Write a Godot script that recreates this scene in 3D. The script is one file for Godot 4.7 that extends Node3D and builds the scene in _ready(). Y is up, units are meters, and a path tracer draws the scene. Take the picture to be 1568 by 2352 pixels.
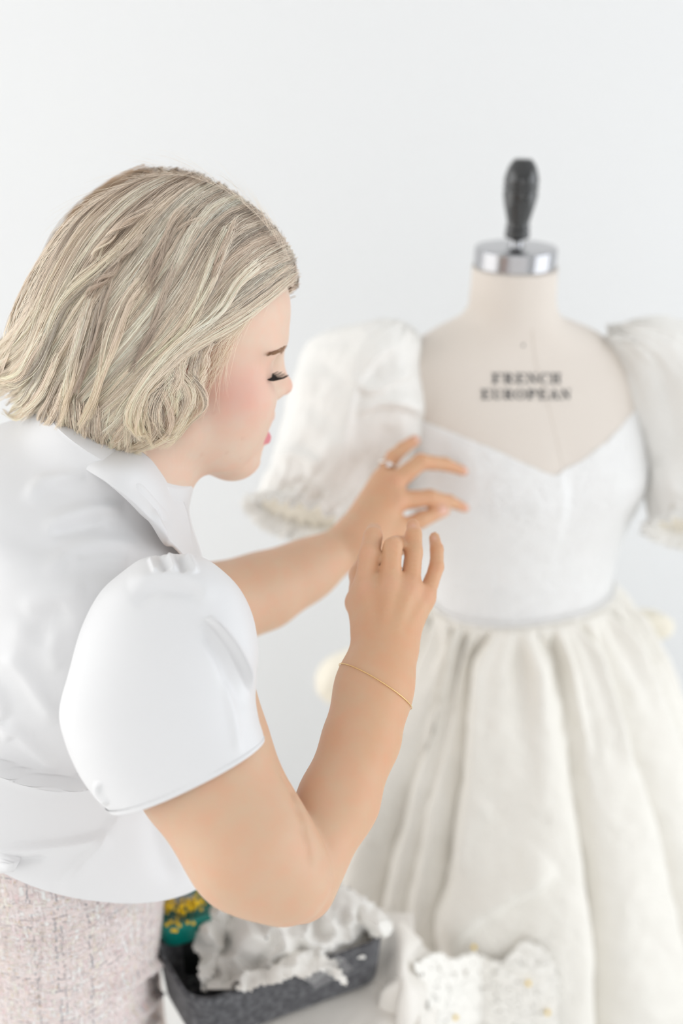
extends Node3D
# A dressmaker pins a wedding dress on a dress form in a bright white room. y up, metres.

const F := 2500.0                      # focal length in pixels of the 1568 x 2352 frame
const EYE := Vector3(0.0, 1.75, 0.0)
const PITCH := 25.0
var CB: Basis
var rng := RandomNumberGenerator.new()
var mats := {}


func _ready() -> void:
	rng.seed = 7
	CB = Basis.from_euler(Vector3(deg_to_rad(-PITCH), 0, 0))
	setup_view()
	build_room()
	build_person()
	build_dress_form()
	build_dress()
	build_basket()
	build_small_things()


# ------------------------------------------------------------------ camera, sky, lights
func setup_view() -> void:
	var cam := Camera3D.new()
	cam.name = "camera"
	cam.keep_aspect = Camera3D.KEEP_HEIGHT
	var at := CameraAttributesPhysical.new()
	at.frustum_focal_length = 38.0
	at.exposure_aperture = 2.1
	at.frustum_focus_distance = 0.875
	at.frustum_near = 0.05
	at.frustum_far = 60.0
	cam.attributes = at
	cam.fov = rad_to_deg(2.0 * atan(1176.0 / F))
	cam.near = 0.05
	cam.far = 60.0
	add_child(cam)
	cam.transform = Transform3D(CB, EYE)
	cam.current = true
	var env := Environment.new()
	env.background_mode = Environment.BG_SKY
	var sky := Sky.new()
	var sm := ProceduralSkyMaterial.new()
	sm.sky_top_color = Color(0.86, 0.93, 1.0)
	sm.sky_horizon_color = Color(0.97, 0.98, 1.0)
	sm.ground_horizon_color = Color(0.9, 0.9, 0.88)
	sm.ground_bottom_color = Color(0.75, 0.74, 0.72)
	sm.sky_energy_multiplier = 1.4
	sky.sky_material = sm
	env.sky = sky
	env.tonemap_mode = Environment.TONE_MAPPER_LINEAR
	env.tonemap_exposure = 0.236
	env.sdfgi_enabled = true
	env.ssao_enabled = true
	env.ssil_enabled = true
	var we := WorldEnvironment.new()
	we.name = "world_environment"
	we.environment = env
	add_child(we)
	# daylight: soft light entering by the big windows (left, behind the camera, right)
	area("window_light", Vector3(-2.28, 1.45, -0.55), Vector3(1, -0.06, -0.05), Vector2(3.0, 2.6), 18.0, Color(1.0, 0.995, 0.985))
	area("window_light", Vector3(0.3, 1.40, 2.33), Vector3(0, -0.08, -1), Vector2(3.4, 2.5), 9.5, Color(1.0, 0.99, 0.98))
	area("window_light", Vector3(2.78, 1.40, -0.35), Vector3(-1, -0.05, 0.0), Vector2(2.6, 2.4), 17.0, Color(0.97, 0.985, 1.0))


func area(called: String, at: Vector3, towards: Vector3, size: Vector2, energy: float, color: Color) -> void:
	var l := AreaLight3D.new()
	l.name = called
	l.area_size = size
	l.light_energy = energy
	l.area_normalize_energy = true
	l.light_color = color
	l.shadow_enabled = true
	l.area_range = 20.0
	add_child(l, true)
	l.look_at_from_position(at, at + towards, Vector3.UP)


# ------------------------------------------------------------------ helpers
func P(px: float, py: float, d: float) -> Vector3:       # the point seen at a pixel, at a distance along the view axis
	return EYE + CB * Vector3((px - 784.0) / F * d, -(py - 1176.0) / F * d, -d)


func pix(p: Vector3) -> Vector3:                          # where a point is seen: (pixel x, pixel y, distance)
	var q := (p - EYE) * CB
	return Vector3(784.0 - q.x / q.z * F, 1176.0 + q.y / q.z * F, -q.z)


func mat(called: String, color: Color, rough := 0.8, extra := {}) -> StandardMaterial3D:
	if mats.has(called):
		return mats[called]
	var m := StandardMaterial3D.new()
	m.resource_name = called
	m.albedo_color = color
	m.roughness = rough
	for k in extra:
		m.set(k, extra[k])
	mats[called] = m
	return m


func numbered(called: String, parent: Node) -> String:
	if not parent.has_node(NodePath(called)):
		return called
	var i := 1
	while parent.has_node(NodePath("%s_%03d" % [called, i])):
		i += 1
	return "%s_%03d" % [called, i]


func thing(called: String, label: String, category: String, at := Vector3.ZERO, group := "") -> Node3D:
	var o := Node3D.new()
	o.name = numbered(called, self)
	add_child(o)
	o.position = at
	tag(o, label, category, group)
	return o


func tag(o: Node, label: String, category: String, group := "") -> void:
	o.set_meta("label", label)
	o.set_meta("category", category)
	if group:
		o.set_meta("group", group)


func struct(o: Node) -> void:
	o.set_meta("kind", "structure")


class MB:                              # collects a mesh
	var v := PackedVector3Array()
	var n := PackedVector3Array()
	var uv := PackedVector2Array()
	var c := PackedColorArray()
	var ix := PackedInt32Array()

	func quad(a: int, b: int, cc: int, d: int) -> void:
		ix.append(a); ix.append(b); ix.append(cc)
		ix.append(a); ix.append(cc); ix.append(d)

	func normals() -> void:
		n.resize(v.size())
		n.fill(Vector3.ZERO)
		for i in range(0, ix.size(), 3):
			var a := ix[i]
			var b := ix[i + 1]
			var d := ix[i + 2]
			var fn := (v[d] - v[a]).cross(v[b] - v[a])
			n[a] += fn
			n[b] += fn
			n[d] += fn
		for i in n.size():
			n[i] = n[i].normalized()

	func grid(nu: int, nv: int, pts: PackedVector3Array, closed: bool, flip := false) -> int:   # nv rows of nu points; returns first index
		var at := v.size()
		v.append_array(pts)
		var cols := nu if closed else nu - 1
		for j in nv - 1:
			for i in cols:
				var a := at + j * nu + i
				var b := at + j * nu + (i + 1) % nu
				if flip:
					quad(a, b, b + nu, a + nu)
				else:
					quad(a, a + nu, b + nu, b)
		return at

	func mesh() -> ArrayMesh:
		if n.size() != v.size():
			normals()
		var arr := []
		arr.resize(Mesh.ARRAY_MAX)
		arr[Mesh.ARRAY_VERTEX] = v
		arr[Mesh.ARRAY_NORMAL] = n
		if uv.size() == v.size():
			arr[Mesh.ARRAY_TEX_UV] = uv
		if c.size() == v.size():
			arr[Mesh.ARRAY_COLOR] = c
		arr[Mesh.ARRAY_INDEX] = ix
		var m := ArrayMesh.new()
		m.add_surface_from_arrays(Mesh.PRIMITIVE_TRIANGLES, arr)
		return m


func put(called: String, m: Mesh, material: Material, parent: Node, at := Vector3.ZERO) -> MeshInstance3D:
	var o := MeshInstance3D.new()
	o.name = numbered(called, parent)
	o.mesh = m
	o.material_override = material
	o.position = at
	parent.add_child(o)
	return o


func cat(a: Array, t: float):                     # Catmull-Rom through an array of numbers or vectors, t in 0..1
	var k := clampf(t, 0.0, 1.0) * (a.size() - 1)
	var i := mini(int(k), a.size() - 2)
	var u := k - i
	var p0 = a[maxi(i - 1, 0)]
	var p1 = a[i]
	var p2 = a[i + 1]
	var p3 = a[mini(i + 2, a.size() - 1)]
	return p1 + 0.5 * u * ((p2 - p0) + u * ((2.0 * p0 - 5.0 * p1 + 4.0 * p2 - p3) + u * (3.0 * (p1 - p2) + p3 - p0)))


func tube(mb: MB, pts: Array, radii: Array, sides := 8, cap := true) -> void:
	var nrm := Vector3.UP
	var t0: Vector3 = (pts[1] - pts[0]).normalized()
	if absf(t0.dot(nrm)) > 0.9:
		nrm = Vector3.RIGHT
	var at := mb.v.size()
	var n := pts.size()
	for i in n:
		var t: Vector3 = (pts[mini(i + 1, n - 1)] - pts[maxi(i - 1, 0)]).normalized()
		nrm = (nrm - t * nrm.dot(t)).normalized()
		var bi := t.cross(nrm)
		for s in sides:
			var a := TAU * s / sides
			mb.v.append(pts[i] + (nrm * cos(a) + bi * sin(a)) * radii[i])
	for i in n - 1:
		for s in sides:
			var a := at + i * sides + s
			var b := at + i * sides + (s + 1) % sides
			mb.quad(a, a + sides, b + sides, b)
	if cap:
		for e in 2:
			var base := at + (0 if e == 0 else (n - 1) * sides)
			var ci := mb.v.size()
			mb.v.append(pts[0 if e == 0 else n - 1])
			for s in sides:
				if e == 0:
					mb.ix.append_array([ci, base + s, base + (s + 1) % sides])
				else:
					mb.ix.append_array([ci, base + (s + 1) % sides, base + s])


func lathe(mb: MB, prof: Array, sides := 32, at := Vector3.ZERO, basis := Basis()) -> void:   # prof: Vector2(radius, height) from top to bottom or back
	var pts := PackedVector3Array()
	for q in prof:
		for s in sides:
			var a := TAU * s / sides
			pts.append(at + basis * Vector3(q.x * cos(a), q.y, q.x * sin(a)))
	mb.grid(sides, prof.size(), pts, true, true)


func seg_dist(p: Vector2, a: Vector2, b: Vector2) -> Vector2:     # (signed distance, share along)
	var ab := b - a
	var t := clampf((p - a).dot(ab) / ab.length_squared(), 0.0, 1.0)
	var q := p - (a + ab * t)
	var s := 1.0 if ab.cross(q) > 0.0 else -1.0
	return Vector2(q.length() * s, t)


# cloth folds: each fold is a polyline in pixels with a width and a height; profile 0 = soft ridge, 1 = step (sharp on one side)
class Fold:
	var pts := PackedVector2Array()
	var w := 20.0
	var h := 0.004
	var step := 0.0
	var lo := Vector2.ZERO
	var hi := Vector2.ZERO


func fold(list: Array, w: float, h: float, step := 0.0) -> Fold:
	var f := Fold.new()
	var n := list.size() / 2
	var raw := []
	for i in n:
		raw.append(Vector2(list[2 * i], list[2 * i + 1]))
	var m := (n - 1) * 4 + 1
	for i in m:
		f.pts.append(cat(raw, float(i) / (m - 1)))
	f.w = w
	f.h = h
	f.step = step
	f.lo = f.pts[0]
	f.hi = f.pts[0]
	for p in f.pts:
		f.lo = f.lo.min(p)
		f.hi = f.hi.max(p)
	f.lo -= Vector2(w, w) * 2.5
	f.hi += Vector2(w, w) * 2.5
	return f


func folded(folds: Array, p: Vector2) -> float:
	var sum := 0.0
	for f: Fold in folds:
		if p.x < f.lo.x or p.y < f.lo.y or p.x > f.hi.x or p.y > f.hi.y:
			continue
		var best := 1e9
		var bs := 0.0
		var along := 0.0
		var n := f.pts.size() - 1
		for i in n:
			var q := seg_dist(p, f.pts[i], f.pts[i + 1])
			if absf(q.x) < best:
				best = absf(q.x)
				bs = q.x
				along = (i + q.y) / n
		var x := bs / f.w
		if absf(x) > 2.4:
			continue
		var env := smoothstep(0.0, 0.25, along) * smoothstep(1.0, 0.75, along)
		var y := exp(-x * x * 1.4)
		if f.step != 0.0:
			var xs := x * f.step
			y = exp(-xs * xs * 0.9) if xs > 0.0 else exp(-xs * xs * 18.0)
		sum += f.h * env * y
	return sum


func displace(mb: MB, how: Callable) -> void:       # moves every vertex along its normal by how(position, uv)
	mb.normals()
	for i in mb.v.size():
		mb.v[i] += mb.n[i] * how.call(mb.v[i], mb.uv[i] if mb.uv.size() else Vector2.ZERO)
	mb.normals()


func loft(mb: MB, rings: Array, nu: int, nv: int, expo := 2.0) -> void:
	# rings: [centre, half vector front, half vector side]; closed tube, with uv
	var cs := []
	var e1 := []
	var e2 := []
	for r in rings:
		cs.append(r[0])
		e1.append(r[1])
		e2.append(r[2])
	var pts := PackedVector3Array()
	for j in nv:
		var t := float(j) / (nv - 1)
		var c: Vector3 = cat(cs, t)
		var a: Vector3 = cat(e1, t)
		var b: Vector3 = cat(e2, t)
		for i in nu:
			var th := TAU * i / nu
			var x := cos(th)
			var y := sin(th)
			if expo != 2.0:
				x = signf(x) * pow(absf(x), 2.0 / expo)
				y = signf(y) * pow(absf(y), 2.0 / expo)
			pts.append(c + a * x + b * y)
			mb.uv.append(Vector2(float(i) / nu, t))
	mb.grid(nu, nv, pts, true)


# ------------------------------------------------------------------ solids from distance fields
class Prim:
	var ell := false
	var sub := false
	var k := 0.01
	var a := Vector3.ZERO
	var ba := Vector3.ZERO
	var r1 := 0.0
	var rr := 0.0
	var l2 := 1.0
	var a2 := 1.0
	var il2 := 1.0
	var inv := Basis()
	var ir := Vector3.ONE
	var ir2 := Vector3.ONE

	func d(p: Vector3) -> float:
		if ell:
			var q := inv * (p - a)
			var k0 := (q * ir).length()
			var k1 := (q * ir2).length()
			return k0 * (k0 - 1.0) / maxf(k1, 1e-6)
		var pa := p - a
		var y := pa.dot(ba)
		var z := y - l2
		var x2 := (pa * l2 - ba * y).length_squared()
		var y2 := y * y * l2
		var z2 := z * z * l2
		var kk := signf(rr) * rr * rr * x2
		if signf(z) * a2 * z2 > kk:
			return sqrt(x2 + z2) * il2 - (r1 - rr)
		if signf(y) * a2 * y2 < kk:
			return sqrt(x2 + y2) * il2 - r1
		return (sqrt(x2 * a2 * il2) + y * rr) * il2 - r1


func cone(a: Vector3, b: Vector3, r1: float, r2: float, k := 0.01, sub := false) -> Prim:
	var q := Prim.new()
	q.a = a
	q.ba = b - a
	if q.ba.length_squared() < 1e-10:
		q.ba = Vector3(0, 1e-4, 0)
	q.r1 = r1
	q.rr = r1 - r2
	q.l2 = q.ba.length_squared()
	q.a2 = q.l2 - q.rr * q.rr
	q.il2 = 1.0 / q.l2
	q.k = k
	q.sub = sub
	return q


func ball(c: Vector3, r: Vector3, k := 0.01, sub := false, b := Basis()) -> Prim:
	var q := Prim.new()
	q.ell = true
	q.a = c
	q.inv = b.orthonormalized().transposed()
	q.ir = Vector3.ONE / r
	q.ir2 = q.ir * q.ir
	q.k = k
	q.sub = sub
	return q


func ev(ps: Array, p: Vector3) -> float:
	var d := 1.0
	for q: Prim in ps:
		var e := q.d(p)
		if q.sub:
			e = -e
			var h := maxf(q.k - absf(e - d), 0.0)
			d = maxf(d, e) + h * h * 0.25 / q.k
		else:
			var h := maxf(q.k - absf(e - d), 0.0)
			d = minf(d, e) - h * h * 0.25 / q.k
	return d


func sdf_mesh(mb: MB, ps: Array, lo: Vector3, hi: Vector3, cell: float) -> void:
	# surface nets on the cells near the surface
	const B := 4
	const S := 16
	var cells := {}
	var edges := PackedInt64Array()
	var n := Vector3i(((hi - lo) / cell).ceil())
	var at0 := mb.v.size()
	var half_s := cell * S * 0.8661
	var half_b := cell * B * 0.8661
	var buf := PackedFloat32Array()
	buf.resize((B + 1) * (B + 1) * (B + 1))
	var kmax := 0.0
	for q: Prim in ps:
		kmax = maxf(kmax, q.k)
	var off := [0, 1, B + 1, B + 2, (B + 1) * (B + 1), (B + 1) * (B + 1) + 1, (B + 1) * (B + 1) + B + 1, (B + 1) * (B + 1) + B + 2]
	var cube_edges := [0, 1, 2, 3, 4, 5, 6, 7, 0, 2, 1, 3, 4, 6, 5, 7, 0, 4, 1, 5, 2, 6, 3, 7]
	for sz in range(0, n.z, S):
		for sy in range(0, n.y, S):
			for sx in range(0, n.x, S):
				var cs := lo + Vector3(sx + S * 0.5, sy + S * 0.5, sz + S * 0.5) * cell
				var dc := ev(ps, cs)
				if absf(dc) > half_s * 1.15 + kmax * 0.25:
					continue
				var near := []
				for q: Prim in ps:
					if absf(q.d(cs)) < half_s * 2.0 + absf(dc) + q.k * 1.2 or (not q.sub and q.d(cs) < 0.0):
						near.append(q)
				for bz in range(sz, sz + S, B):
					for by in range(sy, sy + S, B):
						for bx in range(sx, sx + S, B):
							var cb := lo + Vector3(bx + B * 0.5, by + B * 0.5, bz + B * 0.5) * cell
							if absf(ev(near, cb)) > half_b * 1.3:
								continue
							var t := 0
							for z in B + 1:
								for y in B + 1:
									for x in B + 1:
										buf[t] = ev(near, lo + Vector3(bx + x, by + y, bz + z) * cell)
										t += 1
							for z in B:
								for y in B:
									for x in B:
										var o := x + y * (B + 1) + z * (B + 1) * (B + 1)
										var c0 := buf[o]
										var m := 0
										for e in 8:
											if buf[o + off[e]] < 0.0:
												m += 1
										if m == 0 or m == 8:
											continue
										var sum := Vector3.ZERO
										var cnt := 0
										for e in 12:
											var i0: int = cube_edges[2 * e]
											var i1: int = cube_edges[2 * e + 1]
											var f0 := buf[o + off[i0]]
											var f1 := buf[o + off[i1]]
											if (f0 < 0.0) != (f1 < 0.0):
												var u := f0 / (f0 - f1)
												var p0 := Vector3(i0 & 1, (i0 >> 1) & 1, i0 >> 2)
												var p1 := Vector3(i1 & 1, (i1 >> 1) & 1, i1 >> 2)
												sum += p0.lerp(p1, u)
												cnt += 1
										var gx := bx + x
										var gy := by + y
										var gz := bz + z
										var key := gx + gy * 2048 + gz * 4194304
										cells[key] = mb.v.size()
										mb.v.append(lo + (Vector3(gx, gy, gz) + sum / cnt) * cell)
										if (c0 < 0.0) != (buf[o + 1] < 0.0):
											edges.append(key * 8 + (1 if c0 < 0.0 else 0))
										if (c0 < 0.0) != (buf[o + B + 1] < 0.0):
											edges.append(key * 8 + 2 + (1 if c0 < 0.0 else 0))
										if (c0 < 0.0) != (buf[o + (B + 1) * (B + 1)] < 0.0):
											edges.append(key * 8 + 4 + (1 if c0 < 0.0 else 0))
	for e in edges:
		var key := e / 8
		var ax := (e % 8) / 2
		var d1 := 2048 if ax == 0 else (4194304 if ax == 1 else 1)
		var d2 := 4194304 if ax == 0 else (1 if ax == 1 else 2048)
		if not (cells.has(key - d1) and cells.has(key - d2) and cells.has(key - d1 - d2)):
			continue
		var a: int = cells[key]
		var b: int = cells[key - d1]
		var c: int = cells[key - d1 - d2]
		var d: int = cells[key - d2]
		if e % 2 == 1:
			mb.quad(a, d, c, b)
		else:
			mb.quad(a, b, c, d)


func noise_tex(size: int, freq: float, seed_: int, octaves := 4, ramp: Gradient = null, normal := false, strength := 8.0) -> NoiseTexture2D:
	var t := NoiseTexture2D.new()
	t.width = size
	t.height = size
	t.seamless = true
	t.generate_mipmaps = false
	var n := FastNoiseLite.new()
	n.seed = seed_
	n.frequency = freq
	n.fractal_octaves = octaves
	t.noise = n
	if ramp:
		t.color_ramp = ramp
	t.as_normal_map = normal
	t.bump_strength = strength
	return t


# ------------------------------------------------------------------ the white room
func slab(called: String, lo: Vector3, hi: Vector3, m: Material, holes := []) -> void:
	# a wall of thickness, with rectangular window openings (Rect2 over its two long axes)
	var root := CSGBox3D.new()
	root.name = called
	root.size = hi - lo
	root.position = (lo + hi) / 2.0
	root.material = m
	for h in holes:
		var b := CSGBox3D.new()
		b.name = "opening"
		b.operation = CSGShape3D.OPERATION_SUBTRACTION
		b.size = h[1]
		b.position = h[0] - root.position
		b.material = m
		root.add_child(b, true)
	struct(root)
	add_child(root)


func window(called: String, at: Vector3, size: Vector2, turned: bool) -> void:
	var w := Node3D.new()
	w.name = called
	add_child(w)
	w.position = at
	if turned:
		w.rotation.y = PI / 2
	struct(w)
	var fm := mat("window paint", Color(0.93, 0.93, 0.92), 0.4)
	var mb := MB.new()
	var st := SurfaceTool.new()
	st.begin(Mesh.PRIMITIVE_TRIANGLES)
	var bars := [[0.0, size.y / 2 - 0.03, size.x, 0.06], [0.0, -size.y / 2 + 0.03, size.x, 0.06], [-size.x / 2 + 0.03, 0.0, 0.06, size.y], [size.x / 2 - 0.03, 0.0, 0.06, size.y], [-size.x / 6, 0.0, 0.04, size.y], [size.x / 6, 0.0, 0.04, size.y]]
	for b in bars:
		var bm := BoxMesh.new()
		bm.size = Vector3(b[2], b[3], 0.05)
		st.append_from(bm, 0, Transform3D(Basis(), Vector3(b[0], b[1], 0)))
	put("window_frame", st.commit(), fm, w)
	var glass := mat("window glass", Color(1, 1, 1, 0.04), 0.02, {"transparency": BaseMaterial3D.TRANSPARENCY_ALPHA})
	for i in 3:
		var bm := BoxMesh.new()
		bm.size = Vector3(size.x / 3 - 0.05, size.y - 0.11, 0.006)
		put("pane", bm, glass, w, Vector3((i - 1) * size.x / 3, 0, 0))


func build_room() -> void:
	var paint := mat("white wall paint", Color(0.925, 0.928, 0.930), 0.85)
	paint.normal_enabled = true
	paint.normal_texture = noise_tex(512, 0.02, 3, 4, null, true, 2.0)
	paint.normal_scale = 0.08
	paint.uv1_triplanar = true
	paint.uv1_world_triplanar = true
	paint.uv1_scale = Vector3.ONE * 1.5
	var g := Gradient.new()
	g.colors = PackedColorArray([Color(0.93, 0.925, 0.915), Color(0.96, 0.955, 0.945)])
	var floor_m := mat("pale floor", Color.WHITE, 0.35)
	floor_m.albedo_texture = noise_tex(512, 0.01, 5, 5, g)
	floor_m.uv1_triplanar = true
	floor_m.uv1_world_triplanar = true
	slab("floor", Vector3(-2.5, -0.1, -2.3), Vector3(3.0, 0.0, 2.6), floor_m)
	slab("ceiling", Vector3(-2.5, 3.0, -2.3), Vector3(3.0, 3.1, 2.6), paint)
	slab("wall_back", Vector3(-2.5, 0.0, -2.3), Vector3(3.0, 3.0, -2.1), paint)
	slab("wall_left", Vector3(-2.6, 0.0, -2.1), Vector3(-2.4, 3.0, 2.6), paint, [[Vector3(-2.5, 1.45, -0.55), Vector3(0.4, 2.6, 3.0)]])
	slab("wall_right", Vector3(2.9, 0.0, -2.1), Vector3(3.1, 3.0, 2.6), paint, [[Vector3(3.0, 1.40, -0.35), Vector3(0.4, 2.4, 2.6)]])
	slab("wall_front", Vector3(-2.4, 0.0, 2.4), Vector3(2.9, 3.0, 2.6), paint, [[Vector3(0.3, 1.40, 2.5), Vector3(3.4, 2.5, 0.4)]])
	window("window_1", Vector3(-2.52, 1.45, -0.55), Vector2(3.0, 2.6), true)
	window("window_2", Vector3(3.02, 1.40, -0.35), Vector2(2.6, 2.4), true)
	window("window_3", Vector3(0.3, 1.40, 2.52), Vector2(3.4, 2.5), false)


# ------------------------------------------------------------------ the dressmaker
var HB: Basis            # head: x forward, y up, z her right
var H0: Vector3
var hair_sdf := []


func head_point(x: float, y: float, z: float) -> Vector3:
	return H0 + HB * Vector3(x, y, z)


func head_dir(x: float, y: float, z: float) -> Vector3:
	return HB * Vector3(x, y, z)


func px_cone(a: Array, b: Array, k := 0.008) -> Prim:     # [px, py, depth, radius in pixels]
	return cone(P(a[0], a[1], a[2]), P(b[0], b[1], b[2]), a[3] * a[2] / F, b[3] * b[2] / F, k)


func chain(list: Array, js: Array, k := 0.006) -> void:
	for i in js.size() - 1:
		list.append(px_cone(js[i], js[i + 1], k if i else k * 1.6))


func head_prims() -> Array:
	var L := []
	L.append(ball(Vector3(-0.008, 0.052, 0), Vector3(0.092, 0.079, 0.073)))
	L.append(ball(Vector3(0.034, 0.052, 0), Vector3(0.058, 0.062, 0.062), 0.02))
	L.append(ball(Vector3(0.040, -0.012, 0), Vector3(0.050, 0.062, 0.056), 0.03))
	for s in [-1.0, 1.0]:
		L.append(cone(Vector3(0.012, -0.045, s * 0.047), Vector3(0.066, -0.074, s * 0.014), 0.017, 0.016, 0.028))
		L.append(ball(Vector3(0.058, -0.012, s * 0.037), Vector3(0.026, 0.024, 0.023), 0.03))
		L.append(ball(Vector3(0.050, -0.045, s * 0.036), Vector3(0.024, 0.028, 0.018), 0.03))
	L.append(ball(Vector3(0.069, -0.040, 0), Vector3(0.026, 0.032, 0.028), 0.025))
	L.append(ball(Vector3(0.078, -0.078, 0), Vector3(0.016, 0.015, 0.019), 0.02))
	L.append(cone(Vector3(0.026, -0.060, 0), Vector3(0.064, -0.076, 0), 0.022, 0.014, 0.03))
	for s in [-1.0, 1.0]:
		L.append(ball(Vector3(0.093, 0.020, s * 0.030), Vector3(0.018, 0.012, 0.020), 0.020, true))
	for s in [-1.0, 1.0]:
		L.append(ball(Vector3(0.0675, 0.016, s * 0.032), Vector3(0.0135, 0.0125, 0.0155), 0.006))
		L.append(cone(Vector3(0.082, 0.036, s * 0.012), Vector3(0.066, 0.038, s * 0.043), 0.007, 0.006, 0.018))
	# nose
	L.append(cone(Vector3(0.0825, 0.028, 0), Vector3(0.1005, -0.001, 0), 0.0075, 0.0072, 0.014))
	L.append(ball(Vector3(0.1035, -0.005, 0), Vector3(0.0092, 0.0082, 0.0092), 0.007))
	for s in [-1.0, 1.0]:
		L.append(ball(Vector3(0.093, -0.009, s * 0.010), Vector3(0.0095, 0.0070, 0.0065), 0.006))
	# lips, a little open
	for s in [-1.0, 1.0]:
		L.append(cone(Vector3(0.0945, -0.0335, s * 0.004), Vector3(0.079, -0.041, s * 0.023), 0.0060, 0.003, 0.007))
		L.append(cone(Vector3(0.0965, -0.0565, s * 0.003), Vector3(0.081, -0.0490, s * 0.021), 0.0070, 0.003, 0.003))
	for s in [-1.0, 1.0]:
		L.append(cone(Vector3(0.112, -0.0445, 0), Vector3(0.084, -0.0450, s * 0.018), 0.0052, 0.0014, 0.002, true))
	L.append(cone(Vector3(0.114, -0.0445, 0), Vector3(0.0885, -0.0450, 0), 0.0052, 0.0022, 0.002, true))
	L.append(ball(Vector3(0.102, -0.0700, 0), Vector3(0.010, 0.005, 0.018), 0.007, true))
	return L


func to_world(list: Array) -> Array:          # moves head solids into place
	for q: Prim in list:
		q.a = head_point(q.a.x, q.a.y, q.a.z)
		if q.ell:
			q.inv = q.inv * HB.transposed()
		else:
			q.ba = HB * q.ba
	return list


func skin_at(p: Vector3) -> Color:
	var c := Color(0.70, 0.45, 0.30)
	var l := HB.transposed() * (p - H0)
	c = c.lerp(Color(0.68, 0.38, 0.215), smoothstep(-0.03, 0.06, p.x) * 0.95)      # sun-browned hands
	if l.length() < 0.2:
		c = Color(0.81, 0.585, 0.455)
		for s in [-1.0, 1.0]:
			var e := (l - Vector3(0.047, 0.000, s * 0.058))
			e.y *= 1.15
			c = c.lerp(Color(0.80, 0.36, 0.30), 0.58 * exp(-e.length_squared() / 0.00085))
			var lid := (l - Vector3(0.088, 0.020, s * 0.032)) * Vector3(1, 1.6, 1)
			c = c.lerp(Color(0.60, 0.36, 0.27), 0.30 * exp(-lid.length_squared() / 0.00012))
		c = c.lerp(Color(0.80, 0.42, 0.36), 0.35 * exp(-(l - Vector3(0.112, -0.006, 0)).length_squared() / 0.00016))
		# lips
		var lp := Vector3(0, 0, 0)
		for k in 2:
			var yc := -0.0365 - 0.004 * absf(l.z) / 0.02 if k == 0 else -0.0560 + 0.005 * absf(l.z) / 0.02
			var hgt := 0.0048 if k == 0 else 0.0062
			var w := smoothstep(1.15, 0.8, absf(l.y - yc) / hgt) * smoothstep(0.024, 0.020, absf(l.z)) * smoothstep(0.080, 0.085, l.x)
			c = c.lerp(Color(0.74, 0.20, 0.25), (0.35 if k == 0 else 0.9) * w)
		for k in 5:
			var sp: Vector3 = [Vector3(0.05, -0.055, 0.05), Vector3(0.06, -0.04, 0.045), Vector3(0.028, -0.06, 0.05), Vector3(0.065, -0.062, 0.03), Vector3(0.03, -0.02, 0.065)][k]
			c = c.lerp(Color(0.66, 0.33, 0.25), 0.3 * exp(-Vector2(l.x - sp.x, l.y - sp.y).length_squared() / 0.0000025))
	return c


func build_person() -> void:
	var psi := deg_to_rad(16.0)
	var th := deg_to_rad(14.5)
	var f := Vector3(cos(psi) * cos(th), -sin(th), -sin(psi) * cos(th))
	var r := Vector3(sin(psi), 0, cos(psi))
	HB = Basis(f, r.cross(f), r)
	H0 = P(424, 888, 0.90) - r * 0.07
	var person := thing("person", "woman with a blond wavy bob in white short-sleeved blouse leaning toward the wedding dress", "person")
	# --- body: one surface
	var skin := mat("skin", Color.WHITE, 0.5, {"vertex_color_use_as_albedo": true, "subsurf_scatter_enabled": true, "subsurf_scatter_strength": 0.12})
	var mb := MB.new()
	var neck := [cone(head_point(-0.02, -0.035, 0), P(285, 1105, 0.965), 0.054, 0.052, 0.03), cone(P(285, 1105, 0.965), P(250, 1190, 1.0), 0.050, 0.045, 0.03)]
	var head := to_world(head_prims())
	head.append_array(neck)
	sdf_mesh(mb, head, H0 + Vector3(-0.15, -0.20, -0.16), H0 + Vector3(0.16, 0.17, 0.16), 0.003)
	var arm := near_arm()
	var w0 := P(700, 1700, 0.9)
	sdf_mesh(mb, arm, w0 + Vector3(-0.19, -0.20, -0.16), w0 + Vector3(0.17, 0.22, 0.16), 0.0028)
	var far := far_arm()
	w0 = P(830, 1230, 1.215)
	sdf_mesh(mb, far, w0 + Vector3(-0.27, -0.14, -0.14), w0 + Vector3(0.15, 0.15, 0.17), 0.0028)
	sdf_mesh(mb, trunk(), Vector3(-0.75, 0.0, -1.6), Vector3(0.15, 1.5, -0.35), 0.016)
	var mottle := FastNoiseLite.new()
	mottle.seed = 5
	mottle.frequency = 45.0
	mottle.fractal_octaves = 3
	for p in mb.v:
		var tone := mottle.get_noise_3dv(p)
		mb.c.append(skin_at(p) * Color(1.0 + tone * 0.03, 1.0 - tone * 0.07, 1.0 - tone * 0.09))
	hand_marks(mb)
	put("body", mb.mesh(), skin, person)
	build_face_details(person)
	build_hair(person)
	build_clothes(person)


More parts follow.
